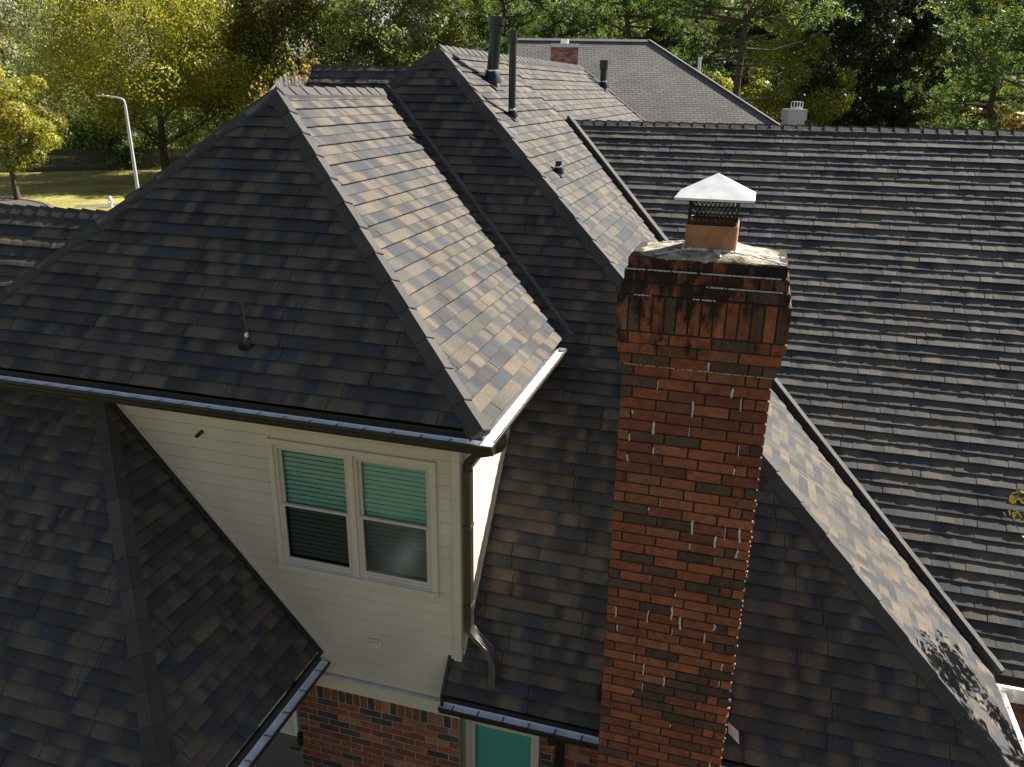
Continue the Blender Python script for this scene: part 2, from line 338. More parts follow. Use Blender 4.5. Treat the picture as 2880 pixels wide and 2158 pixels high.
# --- gutters
def gutter(p0, p1, out, hangers, parent, ends=(True, True), shell='bronze', liner='mill', w=.125, depth=.105, label=None):
    """trough from p0 to p1 (fascia line at the lip height), opening towards the horizontal direction out"""
    p0, p1, out = Vector(p0), Vector(p1), Vector(out); t = (p1-p0); L = t.length; t.normalize(); z = Vector((0, 0, 1))
    prof_o = [(0, .0), (0, -depth), (w*.62, -depth), (w*.74, -depth*.80), (w*.80, -depth*.45), (w*.98, -depth*.22), (w, 0), (w-.006, .004), (w-.018, .004), (w-.018, -.004)]
    prof_i = [(.003, .0), (.003, -depth*.55), (w*.74, -depth*.55), (w*.79, -depth*.40), (w*.95, -depth*.20), (w-.0175, -.005)]
    mb = MB(); vs = [p+out*a+z*b for p in (p0, p1) for a, b in prof_o]; n = len(prof_o)
    mb.add(vs, [(k, k+1, n+k+1, n+k) for k in range(n-1)])
    for e, p in zip(ends, (p0, p1)):
        if e: mb.add([p+out*a+z*b for a, b in prof_o[:7]], [tuple(range(7))])
    g = mb.build('gutter', M[shell], parent)
    mi = MB(); vs = [p+out*a+z*b for p in (p0, p1) for a, b in prof_i]; n = len(prof_i)
    mi.add(vs, [(k, k+1, n+k+1, n+k) for k in range(n-1)])
    for e, p, sg in zip(ends, (p0, p1), (1, -1)):
        if e: mi.add([p+t*sg*.003+out*a+z*b for a, b in prof_i], [tuple(range(n))])
    mi.build('trough_liner', M[liner], g)
    for k in range(hangers):
        c = p0+t*(L*(k+.5)/hangers); hb = MB()
        hb.obox(c+out*.004-z*.024, t*.022, out*(w-.022), z*.014)
        hb.obox(c+out*(w-.03)-z*.03, t*.022, out*.012, z*.032)
        hb.build('gutter_hanger', M['bright'], g)
    return g
zl = -2.05
gutter(V(-6.05, 4.282, zl), V(-1.361, 4.282, zl), (0, -1, 0), 24, house)
gutter(V(-1.444, 4.284, zl), V(-1.444, 6.30, zl), (1, 0, 0), 9, house, ends=(False, True))
zl3 = -4.385
gutter(V(-1.86, 4.532, zl3), V(2.3, 4.532, zl3), (0, -1, 0), 21, house)
gutter(V(-2.962, 2.75, -4.385), V(-2.962, 4.672, -4.385), (1, 0, 0), 8, house)
gutter(V(-7.2, 2.87, -4.385), V(-2.9, 2.87, -4.385), (0, -1, 0), 14, house)
gutter(V(2.19, 4.5, -4.32), V(2.19, 5.86, -4.32), (1, 0, 0), 4, house, shell='white', liner='white')  # sunlit look of this gutter is put into its white colour
# fascia and soffit boards
fb = MB()
fb.box(V(-6.05, 4.283, -2.15), V(-1.445, 4.31, -2.005)); fb.box(V(-1.465, 4.31, -2.15), V(-1.4445, 6.2, -2.005))
fb.box(V(-1.86, 4.533, -4.49), V(2.2, 4.57, -4.345)); fb.box(V(-2.985, 2.9, -4.49), V(-2.963, 4.672, -4.32))
fb.build('fascia_board', M['bronze'], house)
fb = MB(); fb.box(V(-6.0, 4.30, -2.135), V(-1.45, 4.70, -2.12)); fb.box(V(-1.76, 4.70, -2.135), V(-1.45, 6.2, -2.12))
fb.build('soffit', M['trim'], house)
fb = MB(); fb.box(V(2.165, 4.5, -4.45), V(2.188, 5.9, -4.27)); fb.box(V(2.24, 5.93, -4.46), V(7.5, 5.955, -4.33)); fb.build('fascia_board', M['white'], house)

# --- walls
WY = 4.685
def siding(x0, x1, z0, z1, y, parent, ex=.148, seed=0):
    rng = random.Random(seed); mb = MB(); z = z0; k = 0
    while z < z1-.01:
        t = min(ex, z1-z); j = rng.uniform(-.001, .001)
        mb.add([(x0, y-.012+j, z+.008), (x1, y-.012+j, z+.008), (x1, y-.004, z+t), (x0, y-.004, z+t), (x0, y+.012, z), (x1, y+.012, z), (x0, y+.012, z+.008), (x1, y+.012, z+.008), (x0, y+.012, z+t), (x1, y+.012, z+t)], [(0, 1, 2, 3), (6, 7, 1, 0), (4, 5, 7, 6), (3, 2, 9, 8)])
        z += ex
    return mb
wb = siding(-5.72*S, -3.23*S, -4.505*S+H, -2.30*S+H, WY*S, house); z_ = -4.505*S+H+.148*10
for k in (0, 1):
    w_ = siding((-3.23, -1.95)[k]*S, (-1.95, -1.80)[k]*S, -4.505*S+H, (-4.505*S+H+.148*9.8, -2.30*S+H)[k], WY*S, house); wb.add(w_.v, w_.f)
w_ = siding(-3.23*S, -1.95*S, -2.47*S+H, -2.30*S+H, WY*S, house); wb.add(w_.v, w_.f)
wall = wb.build('siding_wall', M['cream'], house)
mb = MB(); mb.box(V(-5.72, WY-.012, -2.30), V(-1.80, WY+.02, -2.13)); mb.build('frieze_board', M['trim'], wall)
mb = MB(); mb.box(V(-3.7, WY-.016, -4.655), V(-1.765, WY+.02, -4.52)); mb.build('band_board', M['trim'], wall)
mb = MB(); mb.obox(V(-3.7, WY-.03, -4.522), V(1.94, 0, 0)-V(0, 0, 0), (0, .045, .012), (0, 0, .006)); mb.build('drip_flashing', M['galv'], wall)
mb = MB(); mb.box(V(-1.802, WY-.020, -4.10), V(-1.743, WY+.02, -2.13)); mb.box(V(-1.785, WY+.02, -4.0), V(-1.7425, WY+.06, -2.13)); mb.build('corner_board', M['trim'], wall)
# board along the lower roof
mb = MB(); a = V(-4.64, WY-.018, -2.335); b = V(-2.955, WY-.018, -4.315); d = (b-a); nrm = Vector((-d.z, 0, d.x)).normalized(); nrm = nrm if nrm.z > 0 else -nrm
mb.obox(a-nrm*.05-d*.02+Vector((0, -.004, 0)), d*1.035, nrm*.135, (0, .03, 0)); mb.build('skirt_board', M['trim'], wall)
mb = MB(); mb.col = (.035, .033, .031); mb.obox(a+nrm*.050+Vector((0, -.075, 0)), d*1.0, nrm*.008, (0, .085, 0)); mb.build('wall_flashing', M['cap'], wall)
# right wall of the dormer
mb = MB(); x = -1.743*S; z = -4.30*S+H; y0 = (WY+.06)*S
while z < -2.13*S+H:
    mb.add([(x+.006, y0, z), (x+.006, 6.6*S, z), (x+.001, 6.6*S, z+.148), (x+.001, y0, z+.148), (x-.02, y0, z), (x-.02, 6.6*S, z)], [(0, 1, 2, 3), (4, 5, 1, 0)]); z += .148
rw = mb.build('siding_wall', M['cream'], house)
mb = MB(); a = MF(-1.743, -4.11)+Vector((.0, 0, .03)); b = MF(-1.743, -2.2)+Vector((.0, 0, .03)); d = b-a
mb.obox(a+Vector((.004, .03, 0)), (.016, 0, 0), d, (0, -.02, .085)); mb.build('skirt_board', M['trim'], rw)
# bricks
BRW = [((.235, .073, .040), 9), ((.265, .09, .048), 8), ((.18, .062, .039), 7), ((.095, .055, .041), 6), ((.215, .095, .053), 2)]
BRD = [((.23, .075, .046), 8), ((.265, .093, .055), 6), ((.165, .07, .05), 4), ((.075, .06, .055), 5), ((.33, .15, .09), 2)]
def bcol(rng, pal):
    c = rng.choices([p[0] for p in pal], [p[1] for p in pal])[0]; j = rng.uniform(.82, 1.18); return tuple(x*j for x in c)
def brick_face(mb, x0, x1, z0, z1, y, rng, pal, L=.30, Hc=.1, joint=.015, soldier=0, depth=.05):
    z = z1; k = 0
    if soldier:
        u = x0
        while u < x1-.02:
            e = min(u+Hc, x1); j = rng.uniform(-.002, .002); mb.box((u+joint/2, y+j, z-soldier+joint/2), (e-joint/2, y+depth, z-joint/2), bcol(rng, pal)); u += Hc
        z -= soldier
    while z > z0:
        u = x0-(L/2 if k % 2 else 0)-rng.uniform(0, .01)
        while u < x1-.02:
            a, e = max(u, x0), min(u+L, x1)
            if e-a > .03: j = rng.uniform(-.002, .002); mb.box((a+joint/2, y+j, z-Hc+joint/2), (e-joint/2, y+depth, z-joint/2), bcol(rng, pal))
            u += L
        z -= Hc; k += 1
rng = random.Random(5)
mb = MB(); brick_face(mb, -3.25*S, -1.785*S, .05, -4.66*S+H, (WY+.012)*S, rng, BRD, soldier=.22, L=.295)
bw = mb.build('brick_wall', M['brick'], house)
mb = MB(); brick_face(mb, -1.15*S, 2.1*S, .05, -4.5*S+H, 4.85*S, rng, BRD, soldier=.22, L=.295)
bw3 = mb.build('brick_wall', M['brick'], house)
mb = MB(); mb.box((-3.25*S, (WY+.012)*S+.004, 0), (-1.785*S+.0, (WY+.2)*S, -4.66*S+H)); mb.box((-1.15*S, 4.85*S+.004, 0), (2.1*S, 4.99*S, -4.5*S+H)); mb.box((-5.5*S, (WY+.012)*S+.01, 0), (-3.75*S, (WY+.2)*S, -4.66*S+H))
mb.box((-1.79*S, 4.92*S, 0), (-1.14*S, 4.99*S, -4.5*S+H)); mb.box((-3.76*S, 4.78*S, 0), (-3.2*S, 4.9*S, -4.66*S+H)); mb.box((-1.78*S, 4.75*S, 0), (-1.775*S, 4.9*S, -4.6*S+H))
mb.build('mortar_bed', M['mortar'], bw)
mb = MB(); rng = random.Random(6); brick_face(mb, 2.3*S, 7.3*S, .05, -4.46*S+H, 6.15*S, rng, BRD, L=.295)
bw2 = mb.build('brick_wall', M['brick'], house)
mb = MB(); mb.box((2.1*S, 6.15*S+.008, 0), (7.3*S, 6.4*S, -4.46*S+H)); mb.box((2.0*S, 4.99*S, 0), (2.09*S, 6.2*S, -4.46*S+H)); mb.build('mortar_bed', M['mortar'], bw2)
# house body that carries the hidden sides
mb = MB(); mb.box((-5.7*S, 5.1*S, 0), (-1.9*S, 15*S, -2.6*S+H)); mb.box((-1.9*S, 6.6*S, 0), (1.9*S, 16.5*S, -4.4*S+H)); mb.box((2.0*S, 6.5*S, 0), (7.2*S, 14*S, -4.2*S+H)); mb.box((-9.3*S, 5.2*S, 0), (-5.7*S, 8*S, -2.4*S+H)); mb.box((-7*S, 3.2*S, 0), (-3.9*S, 4.7*S, -4.4*S+H)); mb.box((-5.5*S, 8.9*S, 0), (-3.6*S, 10.7*S, -1.1*S+H))
mb.build('inner_walls', M['cream'], house)

# --- windows
def blinds(x0, x1, z0, z1, y, parent, tilt=.55, gap=.052):
    mb = MB(); z = z0
    while z < z1:
        mb.obox((x0, y, z), (x1-x0, 0, 0), (0, .030*math.cos(tilt)+.004, .048*math.sin(tilt)), (0, -.0015, .002)); z += gap
    for f in (.2, .8): x = x0+(x1-x0)*f; mb.box((x-.002, y-.012, z0), (x+.002, y-.010, z1))
    return mb.build('blind', M['blind'], parent)
def sash(o, x0, x1, z0, z1, y, t, parent, pane):
    mb = MB()
    mb.box((x0, y, z0), (x0+t, y+.035, z1)); mb.box((x1-t, y, z0), (x1, y+.035, z1)); mb.box((x0+t, y+.0005, z0), (x1-t, y+.0345, z0+t)); mb.box((x0+t, y+.0005, z1-t), (x1-t, y+.0345, z1))
    s_ = mb.build('sash', M['frame'], parent)
    g = MB(); g.quad((x0+t, y+.018, z0+t), (x1-t, y+.018, z0+t), (x1-t, y+.018, z1-t), (x0+t, y+.018, z1-t)); g.build('pane', M[pane], parent)
Y = WY*S
win = MB(); x0, x1, z0, z1 = -3.257*S, -1.918*S, -3.552*S+H, -2.445*S+H
cw = .062                                        # casing width
xa, xb, xc, xd = -3.215*S, -2.606*S, -2.560*S, -1.966*S
win.box((x0, Y-.045, z0+.06), (xa, Y+.01, z1)); win.box((xd, Y-.045, z0+.06), (x1, Y+.01, z1)); win.box((xb, Y-.044, z0+.061), (xc, Y+.01, z1-.061)); win.box((xa, Y-.044, z1-cw), (xd, Y+.01, z1-.0005))
win.obox((x0-.01, Y-.06, z0), (x1-x0+.02, 0, 0), (0, .10, .012), (0, 0, .058))
W1 = win.build('window', M['trim'], house, bevel=.002)
mb = MB(); mb.box((xa, Y-.03, z0+.058), (xd, Y-.0, z0+.075)); mb.build('sill', M['galv'], W1)
mb = MB()
mb.box((xa, Y+.09, z0+.05), (xd, Y+.13, z1)); mb.build('dark_interior', M['void'], W1)  # near-black panel, darkness of the unlit room put into its colour
mb = MB()
for a, b in ((xa, xb), (xc, xd)):
    mb.box((a, Y-.022, z0+.075), (a+.035, Y+.07, z1-cw)); mb.box((b-.035, Y-.022, z0+.075), (b, Y+.07, z1-cw)); mb.box((a+.035, Y-.0215, z1-cw-.05), (b-.035, Y+.0695, z1-cw-.0005)); mb.box((a+.035, Y-.0215, z0+.0755), (b-.035, Y+.0695, z0+.115))
mb.build('window_frame', M['frame'], W1, bevel=.003)
zm = z0+.115+(z1-cw-.05-z0-.115)*.5
for i, (a, b) in enumerate(((xa+.035, xb-.035), (xc+.035, xd-.035))):
    sash(None, a, b, zm-.018, z1-cw-.05, Y+.018, .032, W1, 'glass_teal'); sash(None, a, b, z0+.115, zm+.022, Y-.012, .032, W1, 'glass_screen')
    blinds(a+.02, b-.02, z0+.15, z1-cw-.06, Y+.062, W1, tilt=.66 if i == 0 else .82, gap=.058 if i == 0 else .057)
# lower window
wz1 = -4.60*S+H; wz0 = wz1-1.5; wy = 4.85*S; a, b = -1.78*S, -1.155*S
mb = MB(); mb.box((a, wy-.05, wz0), (a+.075, wy+.05, wz1)); mb.box((a+.075, wy-.03, wz0), (a+.125, wy+.05, wz1)); mb.box((b-.06, wy-.05, wz0), (b, wy+.05, wz1)); mb.box((b-.105, wy-.03, wz0), (b-.06, wy+.05, wz1)); mb.box((a+.125, wy-.03, wz1-.35), (b-.105, wy+.05, wz1)); mb.box((a, wy-.06, wz0-.08), (b, wy+.05, wz0-.001))
W2 = mb.build('window', M['frame'], house, bevel=.003)
g = MB(); g.quad((a+.125, wy+.01, wz0), (b-.105, wy+.01, wz0), (b-.105, wy+.01, wz1-.35), (a+.125, wy+.01, wz1-.35)); g.build('pane', M['glass_deep'], W2)
blinds(a+.13, b-.11, wz0, wz1-.352, wy+.03, W2, tilt=.95, gap=.055)
# door below the left eave
dy = WY*S+.03; mb = MB(); dx0, dx1 = -3.74*S, -3.255*S; mb.box((dx0, dy, .05), (dx1, dy+.04, 2.15))
door = mb.build('door', M['doorgrey'], house, bevel=.004)
wx0, wx1, wzz0, wzz1 = -3.68*S, -3.268*S, -5.29*S+H, 2.05
mb = MB(); t = .05
mb.box((wx0, dy-.02, wzz0), (wx0+t, dy-.001, wzz1)); mb.box((wx1-t, dy-.02, wzz0), (wx1, dy-.001, wzz1)); mb.box((wx0+t, dy-.0195, wzz0), (wx1-t, dy-.001, wzz0+t)); mb.box((wx0+t, dy-.0195, wzz1-t), (wx1-t, dy-.001, wzz1)); mb.build('door_window_frame', M['white'], door)
mb = MB(); z = wzz0+t
while z < wzz1-t: mb.box((wx0+t, dy-.008, z), (wx1-t, dy-.003, z+.016)); z += .022
mb.build('blind', M['blind'], door)
mb = MB(); mb.box((-3.262*S, dy-.055, -5.36*S+H), (-3.225*S, dy-.002, -5.235*S+H)); mb.build('keypad_lock', M['black'], door, bevel=.004)
mb = MB(); mb.tube([(-3.255*S, dy-.01, -5.41*S+H), (-3.255*S, dy-.05, -5.41*S+H), (-3.345*S, dy-.055, -5.41*S+H)], .011); mb.build('handle', M['black'], door, smooth=True)

# small fittings on the siding wall
mb = MB(); p = V(-3.83, WY, -2.475); mb.tube([p+Vector((0, .02, 0)), p+Vector((-.01, -.10, -.03))], .022, 12); mb.tube([p+Vector((-.012, -.085, -.026)), p+Vector((-.014, -.104, -.031))], .021, 12); mb.build('drain_stub', M['bronze'], house, smooth=True)
mb = MB(); a, b = V(-2.518, WY-.024, -4.135), V(-2.414, WY-.004, -4.065); mb.box(a, b); mb.box((a.x+.025, a.y-.014, a.z+.025), (b.x-.025, a.y+.001, b.z-.025)); mb.build('outlet_cover', M['trim'], house, bevel=.003)

# --- downspouts
def spout(path, parent, upv, w=.075, d=.10, label=None):
    prof = []
    for sx, sy, ax in ((1, 1, 0), (-1, 1, 1), (-1, -1, 0), (1, -1, 1)): pass
    n = 9
    def side(p, q, m_):
        r_ = []
        for i in range(m_):
            f = i/m_; nx, ny = (q[1]-p[1]), -(q[0]-p[0]); l = math.hypot(nx, ny); k = -.005 if i % 2 else 0
            r_.append((p[0]+(q[0]-p[0])*f+nx/l*k, p[1]+(q[1]-p[1])*f+ny/l*k))
        return r_
    c = [(-w/2, -d/2), (w/2, -d/2), (w/2, d/2), (-w/2, d/2)]
    for i in range(4): prof += side(c[i], c[(i+1) % 4], n)
    mb = MB(); mb.sweep(path, prof, upv); return mb
def curve(pts, n=6):
    pts = [Vector(p) for p in pts]; out = []
    for i in range(len(pts)-1):
        p0 = pts[max(i-1, 0)]; p1 = pts[i]; p2 = pts[i+1]; p3 = pts[min(i+2, len(pts)-1)]
        for k in range(n):
            t = k/n; out.append(.5*((2*p1)+(p2-p0)*t+(2*p0-5*p1+4*p2-p3)*t*t+(3*p1-p0-3*p2+p3)*t**3))
    return out+[pts[-1]]
M['brown'] = mat('brown_downspout', (.085, .066, .052), rough=.28, spec=.6, metal=.35, vary=(6, .15))
px, py = -1.743*S+.062, (WY+.045)*S
mb = spout(curve([(-1.412*S, 4.58*S, -2.12*S+H), (-1.415*S, 4.58*S, -2.20*S+H), (-1.48*S, 4.62*S, -2.28*S+H), (-1.62*S, 4.70*S, -2.36*S+H), (px, py, -2.45*S+H), (px, py, -2.52*S+H)], 5), house, (1, 1, .2), w=.06, d=.08); ds = mb.build('downspout', M['brown'], house)
mb = spout([(px, py, -2.50*S+H), (px, py, -3.0*S+H), (px, py, -3.70*S+H)], house, (0, 1, 0)); mb.build('downspout_pipe', M['brown'], ds)
p_end = V(-1.43, 4.64, -4.12)
mb = spout(curve([(px, py, -3.66*S+H), (px, py, -3.76*S+H), (px+.03, py-.02, -3.83*S+H), (px+.17, py-.06, -3.90*S+H), (px+.27, py-.09, -3.95*S+H), (px+.33, py-.13, -4.03*S+H), (px+.35, py-.20, -4.13*S+H), (px+.355, py-.23, -4.18*S+H)], 6), house, (0, 1, .35)); mb.build('downspout_elbow', M['brown'], ds)
for z in (-2.95, -3.62): mb = MB(); mb.box((px-.045, py-.058, z*S+H), (px+.045, py+.058, z*S+H+.03)); mb.build('strap', M['brown'], ds)
mb = spout(curve([(-.985*S, 4.52*S, -4.46*S+H), (-.985*S, 4.55*S, -4.55*S+H), (-.985*S, 4.72*S, -4.66*S+H), (-.985*S, 4.80*S, -4.74*S+H), (-.985*S, 4.80*S, -5.2*S+H), (-.985*S, 4.80*S, .1)], 5), house, (1, 0, .1)); mb.build('downspout', M['bronze'], house)

# --- vent pipes
def boot(base, n, r, parent, mt='boot', plate=.16):
    n = Vector(n); mb = MB(); a = n.cross(Vector((0, 0, 1))).normalized(); b = n.cross(a).normalized()
    mb.obox(base-a*plate-b*plate+n*.012, a*2*plate, b*2*plate, n*.018)
    mb.tube([base+n*.02, base+Vector((0, 0, r*1.1))+n*.03, base+Vector((0, 0, r*2.2))], [r*1.6, r*1.3, r*1.05], 18); return mb.build('vent_boot', M[mt], parent, smooth=True)
def vent(base, top, r, collars, n, label):
    mb = MB(); base, top = Vector(base), Vector(top); ax = (top-base).normalized(); L = (top-base).length
    mb.tube([base-ax*.1, base+ax*L*.5, top], r, 20); mb.tube([top-ax*.01, top-ax*.06], r*.8, 16)
    p = mb.build('vent_pipe', M['pipe'], house, smooth=True)
    if label: p['label'] = label
    boot(base, n, r, p, plate=r*1.9)
    for (f0, f1, k) in collars: c = MB(); c.tube([top+ax*f0, top+ax*f0, top+ax*f1, top+ax*f1], [r*.9, r*k, r*k, r*.9], 20); c.build('pipe_collar', M['pipe'], p, smooth=True)
    mb = MB(); mb.tube([base+Vector((0, 0, r*2.0)), base+Vector((0, 0, r*2.0+.02))], r*1.25, 18); mb.build('clamp_ring', M['bright'], p, smooth=True)
vent(V(-2.5, 8.358, -.285), V(-2.495, 8.358, .545), .055, [(-.13, .0, 1.22), (-.165, -.13, 1.32)], nMr, 'tall thin vent pipe')
vent(V(-2.887, 8.864, .045), V(-2.83, 8.88, .70), .096, [(-.10, .02, 1.36), (-.20, -.12, 1.30)], nMr, 'thick leaning flue pipe')
vent(V(-2.861, 15.356, .02), V(-2.866, 15.356, .50), .085, [(-.2, 0, 1.3), (-.26, -.21, 1.15)], nMr, 'distant short vent pipe')
vent(V(-1.902, 8.0, -.795), V(-1.900, 8.0, -.67), .048, [], nMr, 'short stub vent')
# small pipe on the dormer front with a sealed boot
b = V(-3.245, 4.535, -1.685); t = V(-3.263, 4.53, -1.393)
mb = MB(); mb.tube([b, t], .024, 14); mb.tube([t-Vector((0, 0, .012)), t+Vector((0, 0, .0015))], .019, 12); p = mb.build('vent_pipe', M['pipe'], house, smooth=True)
mb = MB(); mb.tube([b+nDf*.0, b+nDf*.03, b+nDf*.055+Vector((0, 0, .02)), b+nDf*.05+Vector((0, 0, .05))], [.092, .088, .066, .03], 20); mb.build('vent_boot', M['boot'], p, smooth=True)
mb = MB(); mb.tube([b+Vector((0, 0, .085)), b+Vector((0, 0, .135))], .026, 14); mb.build('clamp_ring', M['bright'], p, smooth=True)

# --- chimney
ch_mat = mat('sooty_brick', tint='tint', rough=.88, spec=.2, noise=.2, nscale=60, vary=(15, .22), bump=.5, bscale=60)
nt = ch_mat.node_tree; bs = nt.nodes['Principled BSDF']; src = bs.inputs['Base Color'].links[0].from_socket
geo = nt.nodes.new('ShaderNodeNewGeometry'); sep = nt.nodes.new('ShaderNodeSeparateXYZ'); nt.links.new(geo.outputs['Position'], sep.inputs[0])
mr = nt.nodes.new('ShaderNodeMapRange'); mr.inputs['From Min'].default_value = -1.8*S+H; mr.inputs['From Max'].default_value = -.9*S+H; mr.inputs['To Min'].default_value = -.30; mr.inputs['To Max'].default_value = .15; nt.links.new(sep.outputs['Z'], mr.inputs['Value'])
mp = nt.nodes.new('ShaderNodeMapping'); mp.inputs['Scale'].default_value = (1, 1, .45); nt.links.new(geo.outputs['Position'], mp.inputs['Vector'])
nz = nt.nodes.new('ShaderNodeTexNoise'); nz.inputs['Scale'].default_value = 7; nz.inputs['Detail'].default_value = 6; nz.inputs['Roughness'].default_value = .65; nt.links.new(mp.outputs[0], nz.inputs['Vector'])
ad = nt.nodes.new('ShaderNodeMath'); nt.links.new(mr.outputs[0], ad.inputs[0]); nt.links.new(nz.outputs['Fac'], ad.inputs[1])
rp = nt.nodes.new('ShaderNodeMapRange'); rp.inputs['From Min'].default_value = .51; rp.inputs['From Max'].default_value = .64; rp.inputs['To Max'].default_value = .93; nt.links.new(ad.outputs[0], rp.inputs['Value'])
mx = nt.nodes.new('ShaderNodeMix'); mx.data_type = 'RGBA'; nt.links.new(rp.outputs[0], mx.inputs[0]); nt.links.new(src, mx.inputs[6]); mx.inputs[7].default_value = (.014, .012, .011, 1); nt.links.new(mx.outputs[2], bs.inputs['Base Color'])
X0, X1, Y0, Y1 = -.610*S, .203*S, 4.29*S, 4.74*S
rng = random.Random(42); mb = MB(); mo = MB(); joints = []; C = .1016
def ring(z0, z1, off, pattern, soldier=False):
    x0, x1, y0, y1 = X0-off, X1+off, Y0-off, Y1+off; jt = .014
    mo.box((x0+.014, y0+.014, z0), (x1-.014, y1-.014, z1))
    w = x1-x0
    if soldier: n = 14; xs = [x0+w*i/n for i in range(n+1)]
    elif pattern: xs = [x0, x0+.095*w/1.22, x0+.40*w/1.22, x0+.705*w/1.22, x0+1.01*w/1.22, x0+1.115*w/1.22, x1]
    else: xs = [x0+w*i/4 for i in range(5)]
    for i in range(len(xs)-1):
        j = rng.uniform(-.0025, .0025); a, b_ = xs[i]+(0 if i == 0 else jt/2), xs[i+1]-(0 if i == len(xs)-2 else jt/2)
        mb.box((a, y0+j, z0+jt/2+rng.uniform(-.001, .001)), (b_, y0+.095, z1-jt/2+rng.uniform(-.001, .001)), bcol(rng, BRW))
        if i: joints.append((xs[i], y0, z0, z1))
    ys = [y0+.10+(y1-y0-.10)*f for f in ((0, .45, 1) if pattern else (0, .5, 1))]
    if soldier: ys = [y0+.1+(y1-y0-.1)*i/7 for i in range(8)]
    for i in range(len(ys)-1):
        a, b_ = ys[i]+(jt/2 if i else jt/2), ys[i+1]-jt/2
        for xx0, xx1 in ((x1-.095, x1+rng.uniform(-.002, .002)), (x0-rng.uniform(-.002, .002), x0+.095)): mb.box((xx0, a, z0+jt/2), (xx1, b_, z1-jt/2), bcol(rng, BRW))
z = -.838*S+H
for off, h, sol, pat in ((.008, C, 0, 0), (.03, C, 0, 1), (.05, C, 0, 0), (.070, .305, 1, 0), (.070, C, 0, 1), (.048, C, 0, 0), (.024, C, 0, 1)):
    ring(z-h, z, off, pat, sol); z -= h
ztop = z; k = 0
while z > .0: ring(z-C, z, 0, k % 2 == 0); z -= C; k += 1
chim = mb.build('chimney', ch_mat, house, bevel=.003); chim['label'] = 'tall red brick chimney with soot stained corbelled top'
mo.build('mortar_bed', M['darkmortar'], chim)
# white sealant in joints
mb = MB(); rng = random.Random(8)
def blob(c, sx, sy, sz):
    vs = []; fs = []; n = 7; tw = [rng.uniform(-.6, .6)*sx for _ in range(5)]; rings = [(-1, .25), (-.7, .9), (0, .8), (.6, 1.0), (1, .35)]
    for zz, rr in rings:
        for q in range(n):
            a_ = 2*math.pi*q/n; vs.append((c[0]+math.cos(a_)*sx*rr*rng.uniform(.7, 1.25)+zz*sx*rng.uniform(-.3, .3)+tw[int(zz*2+2)], c[1]+math.sin(a_)*sy*rr, c[2]+zz*sz))
    for i in range(4): fs += [(i*n+q, i*n+(q+1) % n, (i+1)*n+(q+1) % n, (i+1)*n+q) for q in range(n)]
    mb.add(vs, fs+[tuple(range(n)), tuple(range(4*n, 5*n))])
def flush(name='sealant_patch', kind=None):
    global mb
    if mb.v: tag(mb.build(name, M['mortar' if kind else 'sealant'], chim, smooth=True), kind=kind)
    mb = MB()
cand = [j for j in joints if j[2] < ztop and j[2] > 2.2]
for (x, y, z0, z1) in rng.sample(cand, int(len(cand)*.22)): blob((x+rng.uniform(-.014, .014), y-.001, (z0+z1)/2+rng.uniform(-.02, .02)), rng.uniform(.004, .013)*rng.uniform(.7, 1.2), .007, rng.choice((.018, .035, .045, .06, .075))); flush()
for (x, y, z0, z1) in [j for j in joints if j[2] >= ztop and rng.random() < .05]: blob((x, y-.001, (z0+z1)/2), .009, .008, (z1-z0)*.4); flush()
for k in range(int((X1-X0)/.014)):
    x = X0+.02+k*.014
    if rng.random() < .82: blob((x, Y0-.002, ztop-C*.02), .011, .010, .006)
flush('sealant_line')
z = -.838*S+H-C
for k in range(int((X1-X0)/.012)):
    x = X0-.01+k*.012
    if rng.random() < .9: blob((x, Y0-.025, z+.002), .010, .012, .006)
    if k > 52 and rng.random() < .9: blob((x+.01, Y0-.045, z-C+.002), .010, .012, .006)
    if k > 4 and k < 18 or 45 < k < 62:
        if rng.random() < .7: blob((x, Y0-.062, z-2*C+.002), .010, .010, .006)
flush('sealant_line', None)
for k in [k for k in range(70) if rng.random() < .5]:   # squeezed mortar along the sunlit right edge
    z = 2.5+k*C*.5+rng.uniform(-.02, .02)
    if z < ztop: blob((X1+.001, Y0+.008+rng.uniform(0, .02), z), rng.uniform(.003, .008), .010, rng.uniform(.005, .02))
flush('mortar_squeeze', 'stuff')
# crown wash
fx0, fx1, fy0, fy1 = -.335*S, -.062*S, 4.375*S, 4.645*S
cm = mat('mortar_wash', (.25, .22, .165), rough=.95, spec=.1, noise=.6, nscale=22, vary=(5, .6), bump=.8, bscale=30)
mb = MB(); nx, ny = 26, 16; rng = random.Random(3)
x0, x1, y0, y1 = X0-.004, X1+.006, Y0-.004, Y1+.02; vs = []
from mathutils import noise as mnoise
for j in range(ny+1):
    for i in range(nx+1):
        x = x0+(x1-x0)*i/nx; y = y0+(y1-y0)*j/ny
        dx = max(fx0-x, 0, x-fx1); dyy = max(fy0-y, 0, y-fy1); d = math.hypot(dx, dyy); e = min(x-x0, x1-x, y-y0, y1-y)
        zz = -.800*S+H-.16*d+mnoise.noise((x*9, y*9, 2))*.010-(.03*(1-min(1, e/.07))**2)
        vs.append((x+(mnoise.noise((x*5, y*5, 9))*.012 if e > 0 else 0), y+(mnoise.noise((x*14, 1, 4))*.012 if j == 0 else 0), zz))
fs = [(j*(nx+1)+i, j*(nx+1)+i+1, (j+1)*(nx+1)+i+1, (j+1)*(nx+1)+i) for j in range(ny) for i in range(nx)]
b = len(vs); rim = [i for i in range(nx+1)]+[j*(nx+1)+nx for j in range(1, ny+1)]+[ny*(nx+1)+i for i in range(nx-1, -1, -1)]+[j*(nx+1) for j in range(ny-1, 0, -1)]
for r_ in rim: vs.append((vs[r_][0], vs[r_][1], -.85*S+H))
